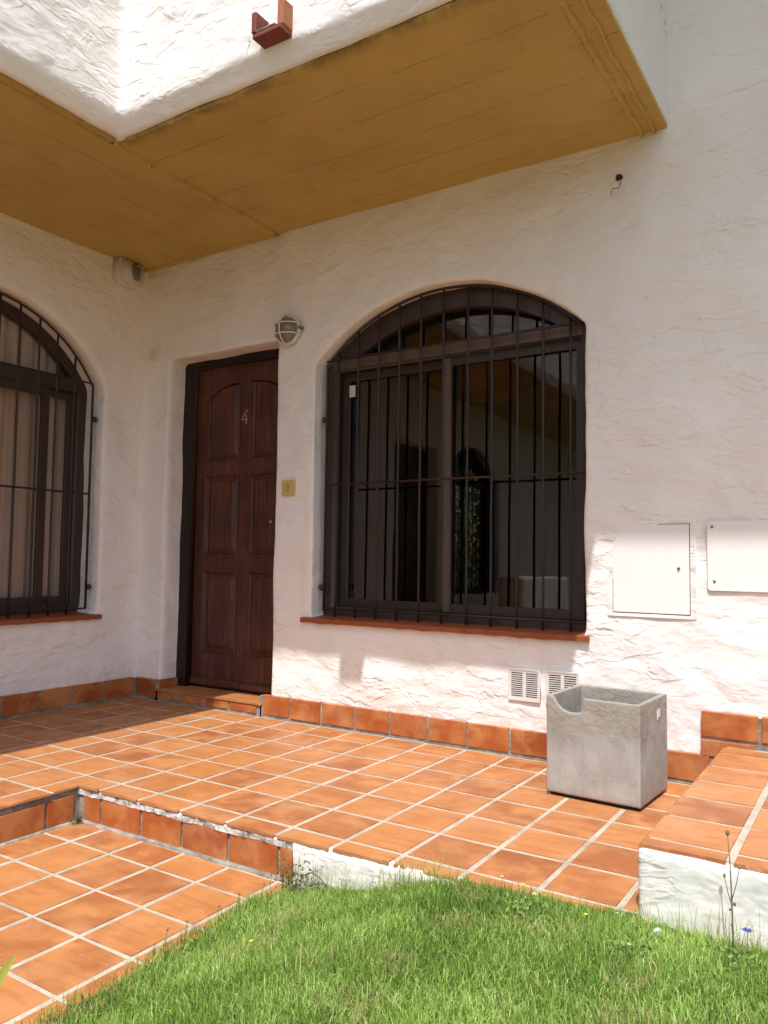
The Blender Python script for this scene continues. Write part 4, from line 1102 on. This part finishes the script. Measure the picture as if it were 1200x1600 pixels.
# little flowers and a pebble in the lawn
def flower(x, y, mat, label, r=0.005, h=0.05, group=None):
    z = float(lawn_z(np.array(x), np.array(y))); e = empty('flower', (x, y, z)); tag(e, label, 'flower', group)
    tube('stem', [(0, 0, 0), (0.001, 0, h)], 0.0007, 'stem', e, 5)
    bm = bmesh.new()
    for k in range(6):
        a_ = k * math.pi / 3; c = Vector((0, 0, h)); d = Vector((math.cos(a_), math.sin(a_), 0.25)); s = Vector((-math.sin(a_), math.cos(a_), 0))
        bm.faces.new([bm.verts.new(q) for q in (c, c + d * r * 0.6 + s * r * 0.4, c + d * r, c + d * r * 0.6 - s * r * 0.4)])
    link('petals', bm_done(bm, 'petals'), mat, e)
for x, y in ((2.16, -1.30), (2.10, -1.285), (2.33, -1.36), (1.72, -1.75), (2.20, -1.33)):
    flower(x, y, 'yellow', 'tiny yellow flower open in the lawn', 0.0055, 0.052, 'tiny yellow lawn flowers')
flower(2.635, -1.245, 'blue', 'small blue flower in the grass below the white landing', 0.012, 0.055)
bm = bmesh.new(); bmesh.ops.create_icosphere(bm, subdivisions=2, radius=0.011)
for v in bm.verts: v.co *= 1 + 0.25 * mnoise.noise(v.co * 120)
pb = link('pebble', bm_done(bm, 'pebble'), 'pebble', None, True); pb.location = (2.455, -1.245, -0.008); tag(pb, 'small white pebble lying in grass beside the landing', 'pebble')

# ------------------------------------------------------------------ inside and behind: seen through or mirrored in the glass
ps = empty('pendant_lamp', (1.088, 0.80, 1.70)); tag(ps, 'orange drum pendant lampshade hanging inside the room', 'lamp')
bm = bmesh.new(); n = 32
ra = [bm.verts.new((0.165 * math.cos(k * 2 * math.pi / n), 0.165 * math.sin(k * 2 * math.pi / n), 0)) for k in range(n)]
rb = [bm.verts.new((0.155 * math.cos(k * 2 * math.pi / n), 0.155 * math.sin(k * 2 * math.pi / n), 0.20)) for k in range(n)]
for k in range(n): bm.faces.new((ra[k], ra[(k + 1) % n], rb[(k + 1) % n], rb[k]))
link('lamp_shade', bm_done(bm, 'lamp_shade'), 'shade', ps, True)
tube('cord', [(0, 0, 0.20), (0, 0, 0.78)], 0.004, 'dark', ps, 6)
gw = link('garden_wall', plastered(box_me('gw', -0.14, 0.10, -4.65, -3.36, -0.02, 0.70, 0.01), 0.02, 2), 'paint_w'); tag(gw, 'low white garden wall standing on the terrace along the side wing', 'wall')
hd = empty('hedge', (-2.6, -7.4, -0.22)); tag(hd, 'tall leafy green hedge beyond the end of the side wing', 'hedge')
pts = np.c_[rng.uniform(-1.5, 1.5, 14000), rng.normal(0, 0.22, 14000), rng.uniform(0, 3.0, 14000)]
tag(link('foliage', leaf_cloud(pts, 0.085, 9, 'foliage'), 'hedge', hd), kind='stuff')
for k in range(5): tube('stem', [(-1.3 + 0.65 * k, 0, 0), (-1.3 + 0.65 * k + 0.1, 0.05, 1.3), (-1.3 + 0.65 * k - 0.05, 0, 2.7)], [0.035, 0.025, 0.01], 'stem', hd, 7)
